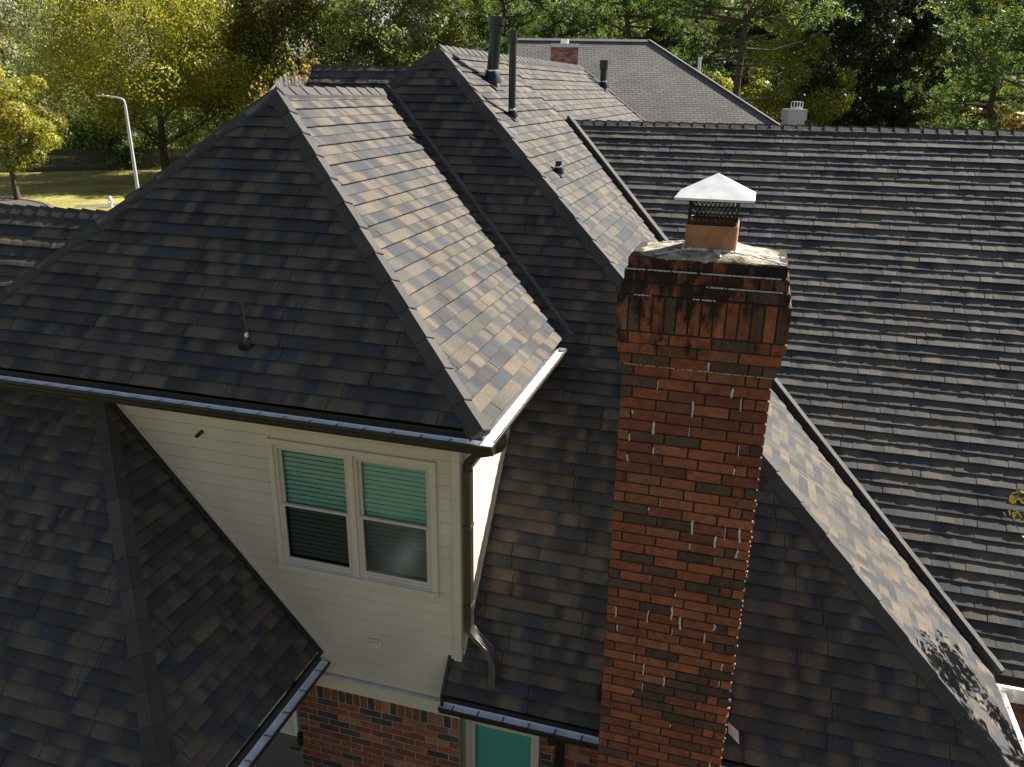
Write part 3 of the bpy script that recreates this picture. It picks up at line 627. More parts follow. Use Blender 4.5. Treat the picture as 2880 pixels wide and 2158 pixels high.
n = len(rim); fs += [(rim[k], b+k, b+(k+1) % n, rim[(k+1) % n]) for k in range(n)]
mb.add(vs, fs); mb.build('chimney_crown', cm, chim, smooth=True)
def crownz(x, y):
    dx = max(fx0-x, 0, x-fx1); dyy = max(fy0-y, 0, y-fy1); return -.800*S+H-.16*math.hypot(dx, dyy)+mnoise.noise((x*9, y*9, 2))*.010
mb = MB(); rng = random.Random(12)
def crack(p, q, wd=.010, n=12):
    a = Vector((*p, 0)); b = Vector((*q, 0)); pts = []
    for i in range(n+1):
        c = a+(b-a)*i/n+Vector((rng.uniform(-1, 1), rng.uniform(-1, 1), 0))*.014; pts.append((c.x, c.y, crownz(c.x, c.y)+.001))
    mb.tube(pts, [wd*rng.uniform(.5, 1.3) for _ in pts], 6)
crack((fx0, fy0), (fx0-.20, fy0-.10)); crack((fx1, fy0), (x1-.01, fy0-.03)); crack((fx1, fy0), (x1-.02, fy0+.20)); crack(((fx0+fx1)/2+.05, fy0), ((fx0+fx1)/2+.09, y0+.01)); crack((fx1+.18, fy0+.12), (fx1+.25, fy0+.02)); crack((fx0, fy1), (fx0-.2, fy1+.02)); crack((x1-.15, fy0+.0), (x1-.03, y0+.03), .007)
for p, q in (((fx0, fy0), (fx1, fy0)), ((fx1, fy0), (fx1, fy1)), ((fx0, fy0), (fx0, fy1))): crack(p, q, .016, 16)
mb.build('crown_sealant', M['sealant'], chim, smooth=True)
# flue liner
def rrect(x0, x1, y0, y1, r_, n=5):
    pts = []
    for cx, cy, a0 in ((x1-r_, y0+r_, -90), (x1-r_, y1-r_, 0), (x0+r_, y1-r_, 90), (x0+r_, y0+r_, 180)):
        pts += [(cx+r_*math.cos(R(a0+90*k/n)), cy+r_*math.sin(R(a0+90*k/n))) for k in range(n+1)]
    return pts
zf0, zf1 = -.83*S+H, -.668*S+H
o = rrect(fx0, fx1, fy0, fy1, .045); inn = rrect(fx0+.03, fx1-.03, fy0+.03, fy1-.03, .03); n = len(o); mb = MB()
mb.add([(x, y, zf0) for x, y in o]+[(x, y, zf1) for x, y in o]+[(x, y, zf1) for x, y in inn]+[(x, y, zf0) for x, y in inn],
       [(k, (k+1) % n, n+(k+1) % n, n+k) for k in range(n)]+[(n+k, n+(k+1) % n, 2*n+(k+1) % n, 2*n+k) for k in range(n)]+[(2*n+k, 2*n+(k+1) % n, 3*n+(k+1) % n, 3*n+k) for k in range(n)])
mb.build('flue_liner', M['clay'], chim, smooth=True)
# spark screen
mb = MB(); e = .012; pts = rrect(fx0+e, fx1-e, fy0+e, fy1-e, .03, 3); per = []; L = 0
for k in range(len(pts)):
    a, b = pts[k], pts[(k+1) % len(pts)]; l = math.hypot(b[0]-a[0], b[1]-a[1]); per.append((L, l, a, b)); L += l
def onper(s_):
    s_ %= L
    for (q, l, a, b) in per:
        if q <= s_ <= q+l+1e-9: f = (s_-q)/max(l, 1e-9); return (a[0]+(b[0]-a[0])*f, a[1]+(b[1]-a[1])*f)
zs0, zs1 = zf1+.004, -.525*S+H; st = L/44
for k in range(44):
    for sg in (1, -1):
        mb.tube([(*onper(k*st+sg*f*st*3.3), zs0+(zs1-zs0)*f) for f in [i/8 for i in range(9)]], .0034, 4, cap=False)
for zz in (zs0, zs0+.014, zs1): mb.tube([(*onper(i/32*L), zz) for i in range(33)], .006, 5, cap=False)
for zz in (zs0+.06, zs0+.14): mb.tube([(*onper(i/32*L), zz) for i in range(33)], .0035, 5, cap=False)
mb.build('spark_screen', M['wire'], chim)
mb = MB(); cx, cy, hw, hd = -.197*S, 4.505*S, .203*S, .195*S; ze = -.522*S+H; za = -.408*S+H
ap = (cx, cy, za); q = [(cx-hw, cy-hd, ze), (cx+hw, cy-hd, ze), (cx+hw, cy+hd, ze), (cx-hw, cy+hd, ze)]; ql = [(x, y, ze-.018) for x, y, _ in q]
mb.add(q+[ap]+ql, [(0, 1, 4), (1, 2, 4), (2, 3, 4), (3, 0, 4), (0, 1, 6, 5), (1, 2, 7, 6), (2, 3, 8, 7), (3, 0, 5, 8)]); mb.build('cap_lid', M['galv'], chim)
# scraps of flashing beside the chimney and at the valley end
mb = MB(); p = MF(.235, -4.19); q = Vector((0, -.02, .035)); mb.add([p+q, p+q+Vector((.12, -.07, -.05)), p+q+Vector((.10, .0, .05)), p+q+Vector((-.01, .06, .09))], [(0, 1, 2, 3)]); mb.obox(p+q+Vector((-.02, .03, .08)), (.12, -.11, -.10), (.006, .004, 0), (0, 0, .006)); mb.build('flashing_scrap', M['galv'], house)
mb = MB(); p = MF(-.64, -4.12)+Vector((0, -.02, .035)); mb.add([p, p+Vector((-.10, .0, .04)), p+Vector((-.06, -.09, -.07)), p+Vector((.0, -.06, -.06))], [(0, 1, 2, 3)]); mb.build('flashing_scrap', M['bronze'], house)
mb = MB(); p = MF(-1.36, -2.09)+Vector((0, -.01, .04)); mb.add([p, p+Vector((.16, -.05, -.05)), p+Vector((.30, .02, .03)), p+Vector((.12, .05, .06))], [(0, 1, 2, 3)]); mb.build('flashing_scrap', M['bronze'], house)
# right eave end cap, white to match its painted-sunlit gutter
mb = MB(); p = V(2.245, 5.86, -4.32); mb.add([p+Vector((0, 0, .06)), p+Vector((.11, 0, .05)), p+Vector((.15, 0, -.05)), p+Vector((.09, 0, -.16)), p+Vector((0, 0, -.14))], [(0, 1, 2, 3, 4)]); mb.build('gutter_end_cap', M['white'], house)

#@@BACKGROUND
# ------------------------------------------------------------------ ground, lawn, road
def groundmat(name, cols, sc, rough=.95, bump=.5, bsc=6, det=6):
    mt = bpy.data.materials.new(name); mt.use_nodes = True; nt = mt.node_tree; b = nt.nodes['Principled BSDF']; b.inputs['Roughness'].default_value = rough; b.inputs['Specular IOR Level'].default_value = .15
    tc = nt.nodes.new('ShaderNodeTexCoord'); n = nt.nodes.new('ShaderNodeTexNoise'); n.inputs['Scale'].default_value = sc; n.inputs['Detail'].default_value = det; n.inputs['Roughness'].default_value = .65; nt.links.new(tc.outputs['Object'], n.inputs['Vector'])
    cr = nt.nodes.new('ShaderNodeValToRGB'); cr.color_ramp.elements[0].position = .33; cr.color_ramp.elements[1].position = .67
    cr.color_ramp.elements[0].color = (*cols[0], 1); cr.color_ramp.elements[1].color = (*cols[-1], 1)
    for i, c in enumerate(cols[1:-1]): e = cr.color_ramp.elements.new(.33+.34*(i+1)/(len(cols)-1)); e.color = (*c, 1)
    nt.links.new(n.outputs['Fac'], cr.inputs[0])
    n2 = nt.nodes.new('ShaderNodeTexNoise'); n2.inputs['Scale'].default_value = bsc; n2.inputs['Detail'].default_value = 5; nt.links.new(tc.outputs['Object'], n2.inputs['Vector'])
    mr = nt.nodes.new('ShaderNodeMapRange'); mr.inputs['From Min'].default_value = .3; mr.inputs['From Max'].default_value = .7; mr.inputs['To Min'].default_value = .65; mr.inputs['To Max'].default_value = 1.35; nt.links.new(n2.outputs['Fac'], mr.inputs['Value'])
    vm = nt.nodes.new('ShaderNodeVectorMath'); vm.operation = 'SCALE'; nt.links.new(cr.outputs[0], vm.inputs[0]); nt.links.new(mr.outputs[0], vm.inputs['Scale']); nt.links.new(vm.outputs[0], b.inputs['Base Color'])
    bp = nt.nodes.new('ShaderNodeBump'); bp.inputs['Strength'].default_value = bump; bp.inputs['Distance'].default_value = .1; nt.links.new(n2.outputs['Fac'], bp.inputs['Height']); nt.links.new(bp.outputs[0], b.inputs['Normal'])
    return mt
M['ground'] = groundmat('leaf_strewn_grass', [(.075, .055, .03), (.085, .085, .028), (.10, .105, .03)], .25)
M['lawn'] = groundmat('autumn_lawn', [(.15, .10, .045), (.21, .185, .055), (.27, .25, .07), (.32, .28, .085)], .16, bsc=4)
M['road'] = groundmat('leafy_asphalt', [(.075, .066, .058), (.10, .085, .072)], .6, bsc=9, bump=.2)
M['kerb'] = groundmat('concrete_kerb', [(.12, .105, .085), (.16, .14, .115)], 1.2, bump=.2)
def sheet(name, pts, z, mt):
    me = bpy.data.meshes.new(name); me.from_pydata([(x, y, z) for x, y in pts], [], [tuple(range(len(pts)))]); me.materials.append(mt)
    return tag(link(bpy.data.objects.new(name, me)), kind='structure')
sheet('ground', [(-900, -300), (900, -300), (900, 1100), (-900, 1100)], 0, M['ground'])
sheet('lawn', [(-140, 20), (-40, 40), (-38, 66), (-66, 86), (-150, 100)], .006, M['lawn'])
cx, cy, rr = -61.5, 41.5, 12.5
circ = [(cx+rr*math.cos(2*math.pi*k/64), cy+rr*math.sin(2*math.pi*k/64)) for k in range(64)]
sheet('road', circ, .012, M['road'])
sheet('road', [(-130, 40), (-73, 40), (-72.5, 49), (-130, 50)], .010, M['road'])
mb = MB()
for k in range(64):
    a0, a1 = 2*math.pi*k/64, 2*math.pi*(k+1)/64
    if 2.75 < a0 < 3.6: continue
    q = [(cx+r_*math.cos(a), cy+r_*math.sin(a)) for r_, a in ((rr, a0), (rr+.35, a0), (rr+.35, a1), (rr, a1))]
    mb.hexa([(x, y, 0) for x, y in q]+[(x, y, .08) for x, y in q])
tag(mb.build('kerb', M['kerb']), kind='structure')
sheet('path', [(-51.4, 51.6), (-46.0, 55.5), (-47.2, 57.2), (-52.6, 52.9)], .014, M['kerb'])

# ------------------------------------------------------------------ trees
def pol(px, d):
    a = yaw+math.atan((1440-px)/2396); return Vector((-math.sin(a)*d, math.cos(a)*d, 0))
def fast_mesh(name, verts, nf, cols, mt):
    me = bpy.data.meshes.new(name); nv = len(verts)
    me.vertices.add(nv); me.vertices.foreach_set('co', np.asarray(verts, np.float32).ravel())
    me.loops.add(nf*4); me.loops.foreach_set('vertex_index', np.arange(nf*4, dtype=np.int32))
    me.polygons.add(nf); me.polygons.foreach_set('loop_start', np.arange(0, nf*4, 4, dtype=np.int32)); me.polygons.foreach_set('loop_total', np.full(nf, 4, np.int32))
    me.update(calc_edges=True); ca = me.color_attributes.new('tint', 'FLOAT_COLOR', 'POINT'); ca.data.foreach_set('color', np.asarray(cols, np.float32).ravel())
    me.materials.append(mt); return me
def leaves(rg, cen, size, cols, elong=1.5, updir=None, mix=.0):
    n = len(cen); a = rg.normal(size=(n, 3))
    if updir is not None: a = a*(1-mix)+updir*mix*2
    a /= np.linalg.norm(a, axis=1, keepdims=True); b = rg.normal(size=(n, 3)); b -= a*(a*b).sum(1, keepdims=True); b /= np.linalg.norm(b, axis=1, keepdims=True); c = np.cross(a, b)
    s = size*rg.uniform(.6, 1.3, (n, 1)); p = np.stack([cen-b*s*elong*.5, cen+c*s*.42+b*s*.05, cen+b*s*elong*.5, cen-c*s*.42+b*s*.05], 1).reshape(-1, 3)
    cc = np.repeat(np.concatenate([cols, np.ones((n, 1))], 1), 4, 0); return p, cc
def palette(rg, n, pal, w): 
    i = rg.choice(len(pal), n, p=np.array(w)/sum(w)); return np.array(pal)[i]*rg.uniform(.7, 1.35, (n, 1))
def crown_mesh(seed, h, r, base, nb, nl, size, pal, w, warm=None, shape=.6, dens=.75, flat=.8, taper=.3):
    """broadleaf crown: leaf clumps on many small lobes; h total height, base height of the lowest leaves"""
    rg = np.random.default_rng(seed); ch = h-base; P = []; C = []; U = []
    lob = []
    while len(lob) < nb:
        d = rg.normal(size=3); d /= np.linalg.norm(d); f = rg.uniform(.25, .92)**.55
        z = d[2]*f; rad = r*(1-taper*max(z, -.3)-.22*max(-z-.3, 0)); p = np.array([d[0]*f*rad, d[1]*f*rad, base+ch*(.5+.5*z)*(1 if shape > .5 else .95)])
        lob.append((p, r*rg.uniform(.17, .33)))
    per = nl//nb
    for p, lr in lob:
        n = int(per*(lr/(r*.25))**2*rg.uniform(.8, 1.2)); d = rg.normal(size=(n, 3)); d[:, 2] += .35; d /= np.linalg.norm(d, axis=1, keepdims=True)
        q = p+d*lr*rg.uniform(dens, 1.06, (n, 1))*np.array([1, 1, flat]); ctone = rg.uniform(.82, 1.2)
        c = palette(rg, n, pal, w)*ctone
        if warm is not None:
            hgt = np.clip((q[:, 2]-base)/ch, 0, 1); out = np.clip(np.hypot(q[:, 0], q[:, 1])/r, 0, 1); k = np.clip(.08+.55*hgt*rg.uniform(.4, 1.4)+.3*(out-.5), 0, 1)[:, None]*rg.uniform(.3, 1.2, (n, 1)); k = np.clip(k, 0, 1)
            c = c*(1-k)+np.array(warm)*rg.uniform(.75, 1.25, (n, 1))*k  # upper and outer leaves: autumn yellow plus golden sun highlights put into the colour
        P.append(q); C.append(c); U.append(d)
    P = np.concatenate(P); C = np.concatenate(C); U = np.concatenate(U); v, cc = leaves(rg, P, size, C, updir=U, mix=.62)
    return fast_mesh('crown', v, len(P), cc, M['leaf']), lob
def trunk_mesh(seed, h, base, r0, lob, lean=0, limbs=14):
    rng = random.Random(seed); mb = MB(); top = base+(h-base)*.72; pts = [Vector((rng.uniform(-.2, .2)*k/4+lean*k/6, rng.uniform(-.2, .2)*k/4, top*k/6)) for k in range(7)]
    pts[0] = Vector((0, 0, -.3)); mb.tube(pts, [r0*(1.25 if k == 0 else 1-.13*k) for k in range(7)], 9)
    for p, lr in (rng.sample(lob, min(limbs, len(lob))) if lob else []):
        p = Vector(p); z = max(base*.75, min(top*.95, p.z-abs(p.xy.length)*.7)); f = z/top; s_ = Vector((pts[min(6, int(f*6))].x, pts[min(6, int(f*6))].y, z)); mid = (s_+p)/2+Vector((0, 0, -.06*(p-s_).length)); r_ = r0*.38*(1-.5*f)
        mb.tube([s_, mid, p], [r_, r_*.6, r_*.2], 6)
    ob = mb.build('trunk', M['bark'], None, smooth=True); me = ob.data; bpy.data.objects.remove(ob); return me
def pine_mesh(seed, h, r, base, nbr, pal, w, tuft=.34, dead=4):
    rg = np.random.default_rng(seed); rng = random.Random(seed); mb = MB(); r0 = h*.0125
    pts = [Vector((rng.uniform(-.12, .12)*k, rng.uniform(-.12, .12)*k, h*k/8*.97)) for k in range(9)]; pts[0].z = -.3; mb.tube(pts, [r0*(1.05-.108*k) for k in range(9)], 9); P = []; D = []
    def axis(z): f = min(7.99, z/(h*.97)*8); i = int(f); return pts[i]+(pts[i+1]-pts[i])*(f-i)
    for k in range(nbr+dead):
        f = rng.uniform(0, 1)**.8 if k < nbr else -rng.uniform(.05, .5); z = base+(h-base)*f*.97; L = r*(1.05-.72*max(f, 0)**1.4)*rng.uniform(.55, 1.1)*(1 if f > 0 else .6); a = rng.uniform(0, 2*math.pi); rise = rng.uniform(-.05, .35)+.25*max(f, 0)
        s_ = axis(z); d = Vector((math.cos(a), math.sin(a), rise)); e = s_+d*L; mid = s_+d*L*.5+Vector((0, 0, -.06*L)); br = [s_, mid, e+Vector((0, 0, .05*L))]; mb.tube(br, [r0*.34*(1.1-.7*max(f, 0)), r0*.2, r0*.07], 5)
        if k >= nbr: continue
        for q in range(int(8+L*3.6)):
            t = rng.uniform(.35, 1.05); c = s_+d*L*t+Vector((rng.gauss(0, 1), rng.gauss(0, 1), rng.gauss(0, .55)+.15))*(.13*L*(.5+t*.6)); P.append(c[:])
            if rng.random() < .3: mb.tube([s_+d*L*t*.8, c], [r0*.08, r0*.03], 4)
    P = np.array(P); n = 20; cen = np.repeat(P, n, 0); d = rg.normal(size=(len(cen), 3)); d[:, 2] += .3; d /= np.linalg.norm(d, axis=1, keepdims=True)
    ln = tuft*rg.uniform(.6, 1.25, (len(cen), 1)); b = np.cross(d, rg.normal(size=d.shape)); b /= np.linalg.norm(b, axis=1, keepdims=True); wd = .028*(1+ln*0)
    v = np.stack([cen-b*wd*.5, cen+b*wd*.5, cen+d*ln+b*wd*.9, cen+d*ln-b*wd*.9], 1).reshape(-1, 3)
    c = np.repeat(palette(rg, len(P), pal, w), n, 0)*rg.uniform(.75, 1.3, (len(cen), 1)); cc = np.repeat(np.concatenate([c, np.ones((len(c), 1))], 1), 4, 0)
    ob = mb.build('trunk', M['bark'], None, smooth=True); tm = ob.data; bpy.data.objects.remove(ob)
    return fast_mesh('crown', v, len(cen), cc, M['leaf']), tm
GRN = [(.06, .095, .024), (.085, .125, .034), (.04, .065, .02), (.13, .155, .045)]
OLV = [(.13, .155, .06), (.17, .19, .08), (.09, .115, .045), (.21, .22, .10)]
YEL = [(.18, .22, .045), (.25, .265, .05), (.125, .17, .035), (.36, .31, .055)]
GRY = [(.17, .195, .11), (.22, .24, .14), (.12, .15, .075), (.28, .28, .17)]
DRK = [(.022, .035, .012), (.032, .045, .016), (.016, .024, .010), (.05, .06, .02)]
PIN = [(.065, .11, .04), (.085, .13, .045), (.045, .08, .03), (.125, .155, .06)]
ORG = [(.22, .11, .03), (.18, .13, .035), (.26, .16, .045), (.09, .085, .025)]
def put(name, loc, crown, trunk, label, cat='tree', group=None, rot=0, sc=1.0):
    t = thing(name, label, cat, group, loc); t.rotation_euler = (0, 0, rot); t.scale = (sc, sc, sc)
    for nm, me in (('trunk', trunk), ('crown', crown)):
        if me: o = bpy.data.objects.new(nm, me); link(o, t)
    return t
def broad(name, loc, seed, h, r, base, nb, nl, size, pal, w, label, warm=None, r0=None, group=None, flat=.8, limbs=14, dens=.75, taper=.3):
    cm_, lob = crown_mesh(seed, h, r, base, nb, nl, size, pal, w, warm, dens=dens, flat=flat, taper=taper); tm = trunk_mesh(seed, h, base, r0 or h*.02, lob, limbs=limbs)
    return put(name, loc, cm_, tm, label, group=group), cm_, tm
# the two yellowing trees on the lawn
broad('lawn_tree', (-59.4, 53.7, 0), 1, 12.5, 4.2, 2.4, 54, 30000, .16, YEL, (4, 3, 4, 2), 'small yellow green tree with thin dark trunk at the left end of the lawn', warm=(.42, .28, .04), r0=.24, taper=.5)
broad('lawn_tree', (-58.9, 71.8, 0), 2, 24.5, 9.8, 2.2, 150, 84000, .18, YEL, (3, 3, 5, 1), 'big rounded yellow green tree behind the white street lamp', warm=(.48, .37, .05), r0=.42, taper=.55)
broad('broadleaf_tree', pol(15, 124), 3, 27, 11.5, 3, 70, 24000, .30, GRY, (4, 3, 3, 2), 'tall grey green tree at the far left behind the small yellowing tree', warm=(.16, .15, .07))
broad('broadleaf_tree', pol(150, 150), 4, 24, 9, 3, 50, 12000, .34, GRY, (4, 3, 3, 2), 'grey green tree below the bright sky gap between the two leftmost crowns')
# woodland behind
oak = broad('broadleaf_tree', pol(655, 100), 5, 25, 8.5, 2, 80, 26000, .26, GRN, (4, 2, 5, 2), 'dark oak right beside the big yellow green tree, sky showing through its top', warm=(.12, .11, .03))
oak2 = broad('broadleaf_tree', pol(835, 92), 6, 22, 8, 1.5, 70, 26000, .25, GRN, (4, 3, 3, 2), 'dark green oak behind the reddish crepe myrtle', warm=(.17, .09, .03))
broad('broadleaf_tree', pol(985, 88), 7, 22, 6.8, 1.5, 60, 22000, .24, GRN, (3, 4, 2, 3), 'mid green tree above the small rear roof ridge', warm=(.14, .13, .04))
oliv = broad('broadleaf_tree', pol(1105, 80), 8, 21, 6.4, 1.5, 60, 24000, .21, OLV, (3, 3, 3, 3), 'silvery olive tree directly above the peak of the main roof', dens=.6)
broad('broadleaf_tree', pol(1215, 86), 9, 22, 6.2, 1.5, 50, 20000, .22, OLV, (3, 4, 2, 3), 'pale olive tree between the main roof peak and the black flue pipes', warm=(.20, .20, .05), dens=.6)
broad('broadleaf_tree', pol(1300, 70), 10, 13.6, 3.6, 1.5, 36, 12000, .20, YEL, (3, 4, 2, 3), 'bright lime green young tree left of the thick black flue', warm=(.26, .30, .03))
# pines
pins = [pine_mesh(20, 27, 5.2, 9, 90, PIN, (4, 3, 4, 2)), pine_mesh(21, 26, 6.2, 7, 84, PIN, (4, 4, 3, 3)), pine_mesh(22, 28, 5.6, 10, 96, PIN, (3, 3, 5, 2))]
G = 'pines behind the roofs'
put('pine_tree', pol(1405, 84), *pins[0], 'dark pine right behind the tops of the black flue pipes', group=G)
put('pine_tree', pol(1530, 78), *pins[2], 'pine directly above the small brick chimney of the grey neighbouring roof', group=G, rot=1.1, sc=.95)
put('pine_tree', pol(1640, 96), *pins[0], 'farther pine above the middle of the grey neighbouring ridge', group=G, rot=2.3)
put('pine_tree', pol(1750, 66), *pins[1], 'spreading pine whose trunk ends at the grey neighbouring ridge', group=G, rot=.4)
put('pine_tree', pol(1872, 90), *pins[2], 'dense pine just right of the grey neighbouring ridge end', group=G, rot=4.0)
put('pine_tree', pol(1985, 98), *pins[0], 'pine with hidden trunk left of the bare trunked tall pine', group=G, rot=5.1)
tp = pine_mesh(25, 25, 7.0, 13, 74, PIN, (4, 4, 2, 4), tuft=.36, dead=14)
put('pine_tree', pol(2074, 57), *tp, 'tall pine with a long dark bare trunk and many thin dead limbs', group=G)
put('pine_tree', pol(2205, 100), *pins[1], 'pine above the pale chimney behind the right hand ridge', group=G, rot=2.0)
put('pine_tree', pol(2790, 70), *pins[1], 'shaggy pine near the right edge over the right hand ridge', group=G, rot=3.3, sc=.92)
put('pine_tree', pol(2905, 58), *pins[2], 'pine cut by the right edge of the view', group=G, rot=.9, sc=.9)
for px_, d_, src_, ro, lb in ((1370, 122, 0, 1, 'green tree filling the gap between the lime green tree and the flue pipes'), (1470, 128, 1, 2, 'green tree deep behind the top of the thin black flue'), (1590, 134, 0, 3, 'green tree deep behind the small brick chimney of the grey roof'), (1700, 126, 1, 4, 'green tree deep behind the spreading pine'), (1815, 130, 0, 5, 'green tree deep behind the end of the grey ridge'), (1930, 124, 1, 0.5, 'green tree deep behind the white vent of the grey roof'), (2040, 130, 0, 1.5, 'green tree deep behind the bare trunk of the tall pine'), (2160, 126, 1, 2.5, 'green tree deep behind the low yellow green bush tree'), (2290, 122, 0, 3.5, 'green tree deep between the pale chimney and the dark evergreens'), (2420, 118, 1, 4.5, 'green tree deep behind the dark evergreens'), (2700, 120, 0, 5.5, 'green tree deep behind the olive tree with orange leaves'), (2830, 112, 1, .2, 'green tree deep behind the shaggy pine'), (2940, 104, 0, 1.2, 'green tree deep at the right edge of the view')):
    put('broadleaf_tree', pol(px_, d_), *((oak, oak2)[src_][1:]), lb, group='deep woodland trees', rot=ro, sc=1.12)
# undergrowth and dark evergreens on the right
broad('broadleaf_tree', pol(1595, 112), 30, 17, 7, 1, 40, 14000, .26, OLV, (3, 3, 2, 4), 'sunlit yellow olive tree seen through the pines above the grey ridge', warm=(.22, .22, .04))
broad('broadleaf_tree', pol(2010, 80), 31, 11, 3.6, .8, 36, 11000, .21, YEL, (3, 4, 3, 3), 'yellow leaved small tree beside the bare trunk of the tall pine', warm=(.34, .29, .03))
broad('broadleaf_tree', pol(2130, 76), 36, 10.5, 3.4, .8, 30, 9000, .20, YEL, (3, 3, 4, 1), 'low yellow green bush tree right of the tall pine trunk', warm=(.30, .26, .03))
broad('broadleaf_tree', pol(2225, 72), 32, 15.5, 4.4, .8, 44, 15000, .20, YEL, (3, 2, 5, 1), 'green and yellow tree behind the pale grey chimney', warm=(.22, .20, .035))
ev = [broad('evergreen_tree', pol(2345, 76), 33, 24, 5.0, .5, 70, 22000, .22, DRK, (4, 3, 4, 1), 'very dark evergreen just right of the pale grey chimney', group='dark evergreens')]
put('evergreen_tree', pol(2455, 80), ev[0][1], ev[0][2], 'very dark evergreen in the middle of the dark group', group='dark evergreens', rot=2.0, sc=1.04)
put('evergreen_tree', pol(2560, 86), ev[0][1], ev[0][2], 'very dark evergreen below the bright sky gap on the right', group='dark evergreens', rot=4.0, sc=.86)
broad('broadleaf_tree', pol(2655, 84), 34, 22, 5.6, .8, 50, 15000, .24, OLV, (4, 2, 4, 1), 'olive tree with scattered orange leaves right of the dark evergreens', warm=(.22, .15, .04), dens=.6)
broad('broadleaf_tree', pol(2760, 96), 37, 15, 6, .8, 40, 13000, .25, GRN, (4, 3, 4, 2), 'shaded green tree low behind the shaggy pine', warm=(.16, .12, .03))
broad('broadleaf_tree', pol(2880, 47), 35, 10.3, 1.7, 2, 20, 2200, .14, ORG, (2, 2, 2, 5), 'small orange leaved tree at the right end of the long ridge', dens=.5)
# understory hedge of bushes, each one its own
bush = crown_mesh(40, 7.5, 6.0, .0, 40, 9000, .30, GRN, (4, 2, 5, 2), flat=.9)[0]; bush2 = crown_mesh(41, 6.5, 5.5, 0, 36, 9000, .28, OLV, (3, 2, 5, 2), flat=.9)[0]
BUSHES = [(80, 132, 'low bush behind the fence at the far left'), (230, 118, 'dark bush left of the big yellow green tree trunk'), (330, 108, 'dark bush under the left of the big yellow green crown'), (560, 118, 'bush right of the big yellow green crown'), (700, 122, 'bush behind the distant blue grey roof'),
 (860, 118, 'bush low behind the crepe myrtle'), (1010, 112, 'bush low behind the small rear ridge'), (1140, 110, 'bush behind the silvery olive tree'), (1260, 106, 'bush behind the lime green young tree'), (1380, 118, 'bush low behind the flue pipes'), (1900, 116, 'bush behind the grey hip of the neighbouring roof'), (2060, 112, 'bush behind the tall bare pine trunk'), (2180, 108, 'bush behind the pale grey chimney'), (2330, 104, 'bush in the gloom right of the pale chimney'), (2470, 102, 'bush in the gloom under the dark evergreens'), (2610, 98, 'bush low at the foot of the olive tree'), (2730, 92, 'bush low under the shaggy pine'), (2880, 86, 'bush low at the right edge behind the ridge')]
for i, (px_, d_, lb) in enumerate(BUSHES):
    put('bush', pol(px_, d_), (bush, bush2)[i % 2 if i % 5 else 0], None, lb, 'bush', 'understory bushes', rot=i*1.7, sc=.9+.25*((i*7) % 5)/5)
# far wood that closes the gaps
rg = np.random.default_rng(77); n = 85000; th = rg.uniform(-1.25, 1.0, n)+.0; dd = rg.uniform(170, 215, n); zz = 23*rg.uniform(0, 1, n)**.8*(.75+.25*np.sin(th*23)*np.sin(th*51+1))
cen = np.stack([np.sin(th-.1)*dd, np.cos(th-.1)*dd, zz], 1); v_, c_ = leaves(rg, cen, .9, palette(rg, n, GRN+OLV, (4, 3, 5, 2, 2, 2, 2, 1)), 1.3)
tag(link(bpy.data.objects.new('far_wood', fast_mesh('far_wood', v_, n, c_, M['leaf']))), 'far green wood closing the view behind the trees', 'wood', kind='stuff')
# crepe myrtle with upright seedy twigs
def twiggy(name, loc, seed, h, r, n, pal, w, label, leaf=.09, per=12, cat='tree'):
    rng = random.Random(seed); rg = np.random.default_rng(seed); mb = MB(); P = []
    for k in range(n):
        a = rng.uniform(0, 6.28); s_ = rng.uniform(0, 1)**.6; tip = Vector((math.cos(a)*r*s_, math.sin(a)*r*s_, h*(1-.25*s_*s_)*rng.uniform(.85, 1.03))); b = Vector((math.cos(a)*.25, math.sin(a)*.25, 0)); mid = (b+tip)/2+Vector((math.cos(a), math.sin(a), 0))*r*.08
        mb.tube([b, mid, tip], [.045, .026, .007], 5)
        for q in range(per): f = rng.uniform(.45, 1.0); c = mid+(tip-mid)*((f-.45)/.55) if f > .45 else mid; P.append((c.x+rng.gauss(0, .12), c.y+rng.gauss(0, .12), c.z+rng.gauss(0, .12)))
    ob = mb.build('trunk', M['bark'], None); tm = ob.data; bpy.data.objects.remove(ob); P = np.array(P); v, cc = leaves(rg, P, leaf, palette(rg, len(P), pal, w), 1.4)
    return put(name, loc, fast_mesh('crown', v, len(P), cc, M['leaf']), tm, label, cat)
twiggy('crepe_myrtle', pol(842, 42), 50, 11.2, 1.9, 130, [(.36, .20, .11), (.30, .22, .10), (.20, .20, .07), (.42, .28, .17)], (4, 3, 3, 3), 'crepe myrtle with dry pinkish orange seed tips above the dormer ridge', leaf=.13, per=26)
twiggy('crepe_myrtle', pol(730, 46), 51, 9.9, 1.3, 60, [(.40, .20, .06), (.34, .24, .07), (.22, .20, .05)], (4, 3, 2), 'small orange leaved shrub tip in front of the distant blue grey roof', leaf=.14, per=24)
# tree at the right, reaching over the right hand roof
rt_c, rt_l = crown_mesh(60, 6.9, 1.25, 3.6, 26, 3600, .085, [(.10, .10, .04), (.13, .10, .045), (.07, .08, .03)], (4, 2, 3), dens=.4)
put('yard_tree', (4.55, 9.0, 0), rt_c, trunk_mesh(60, 6.9, 3.6, .10, rt_l, limbs=22), 'leafy yard tree poking in at the right edge over the right hand roof')

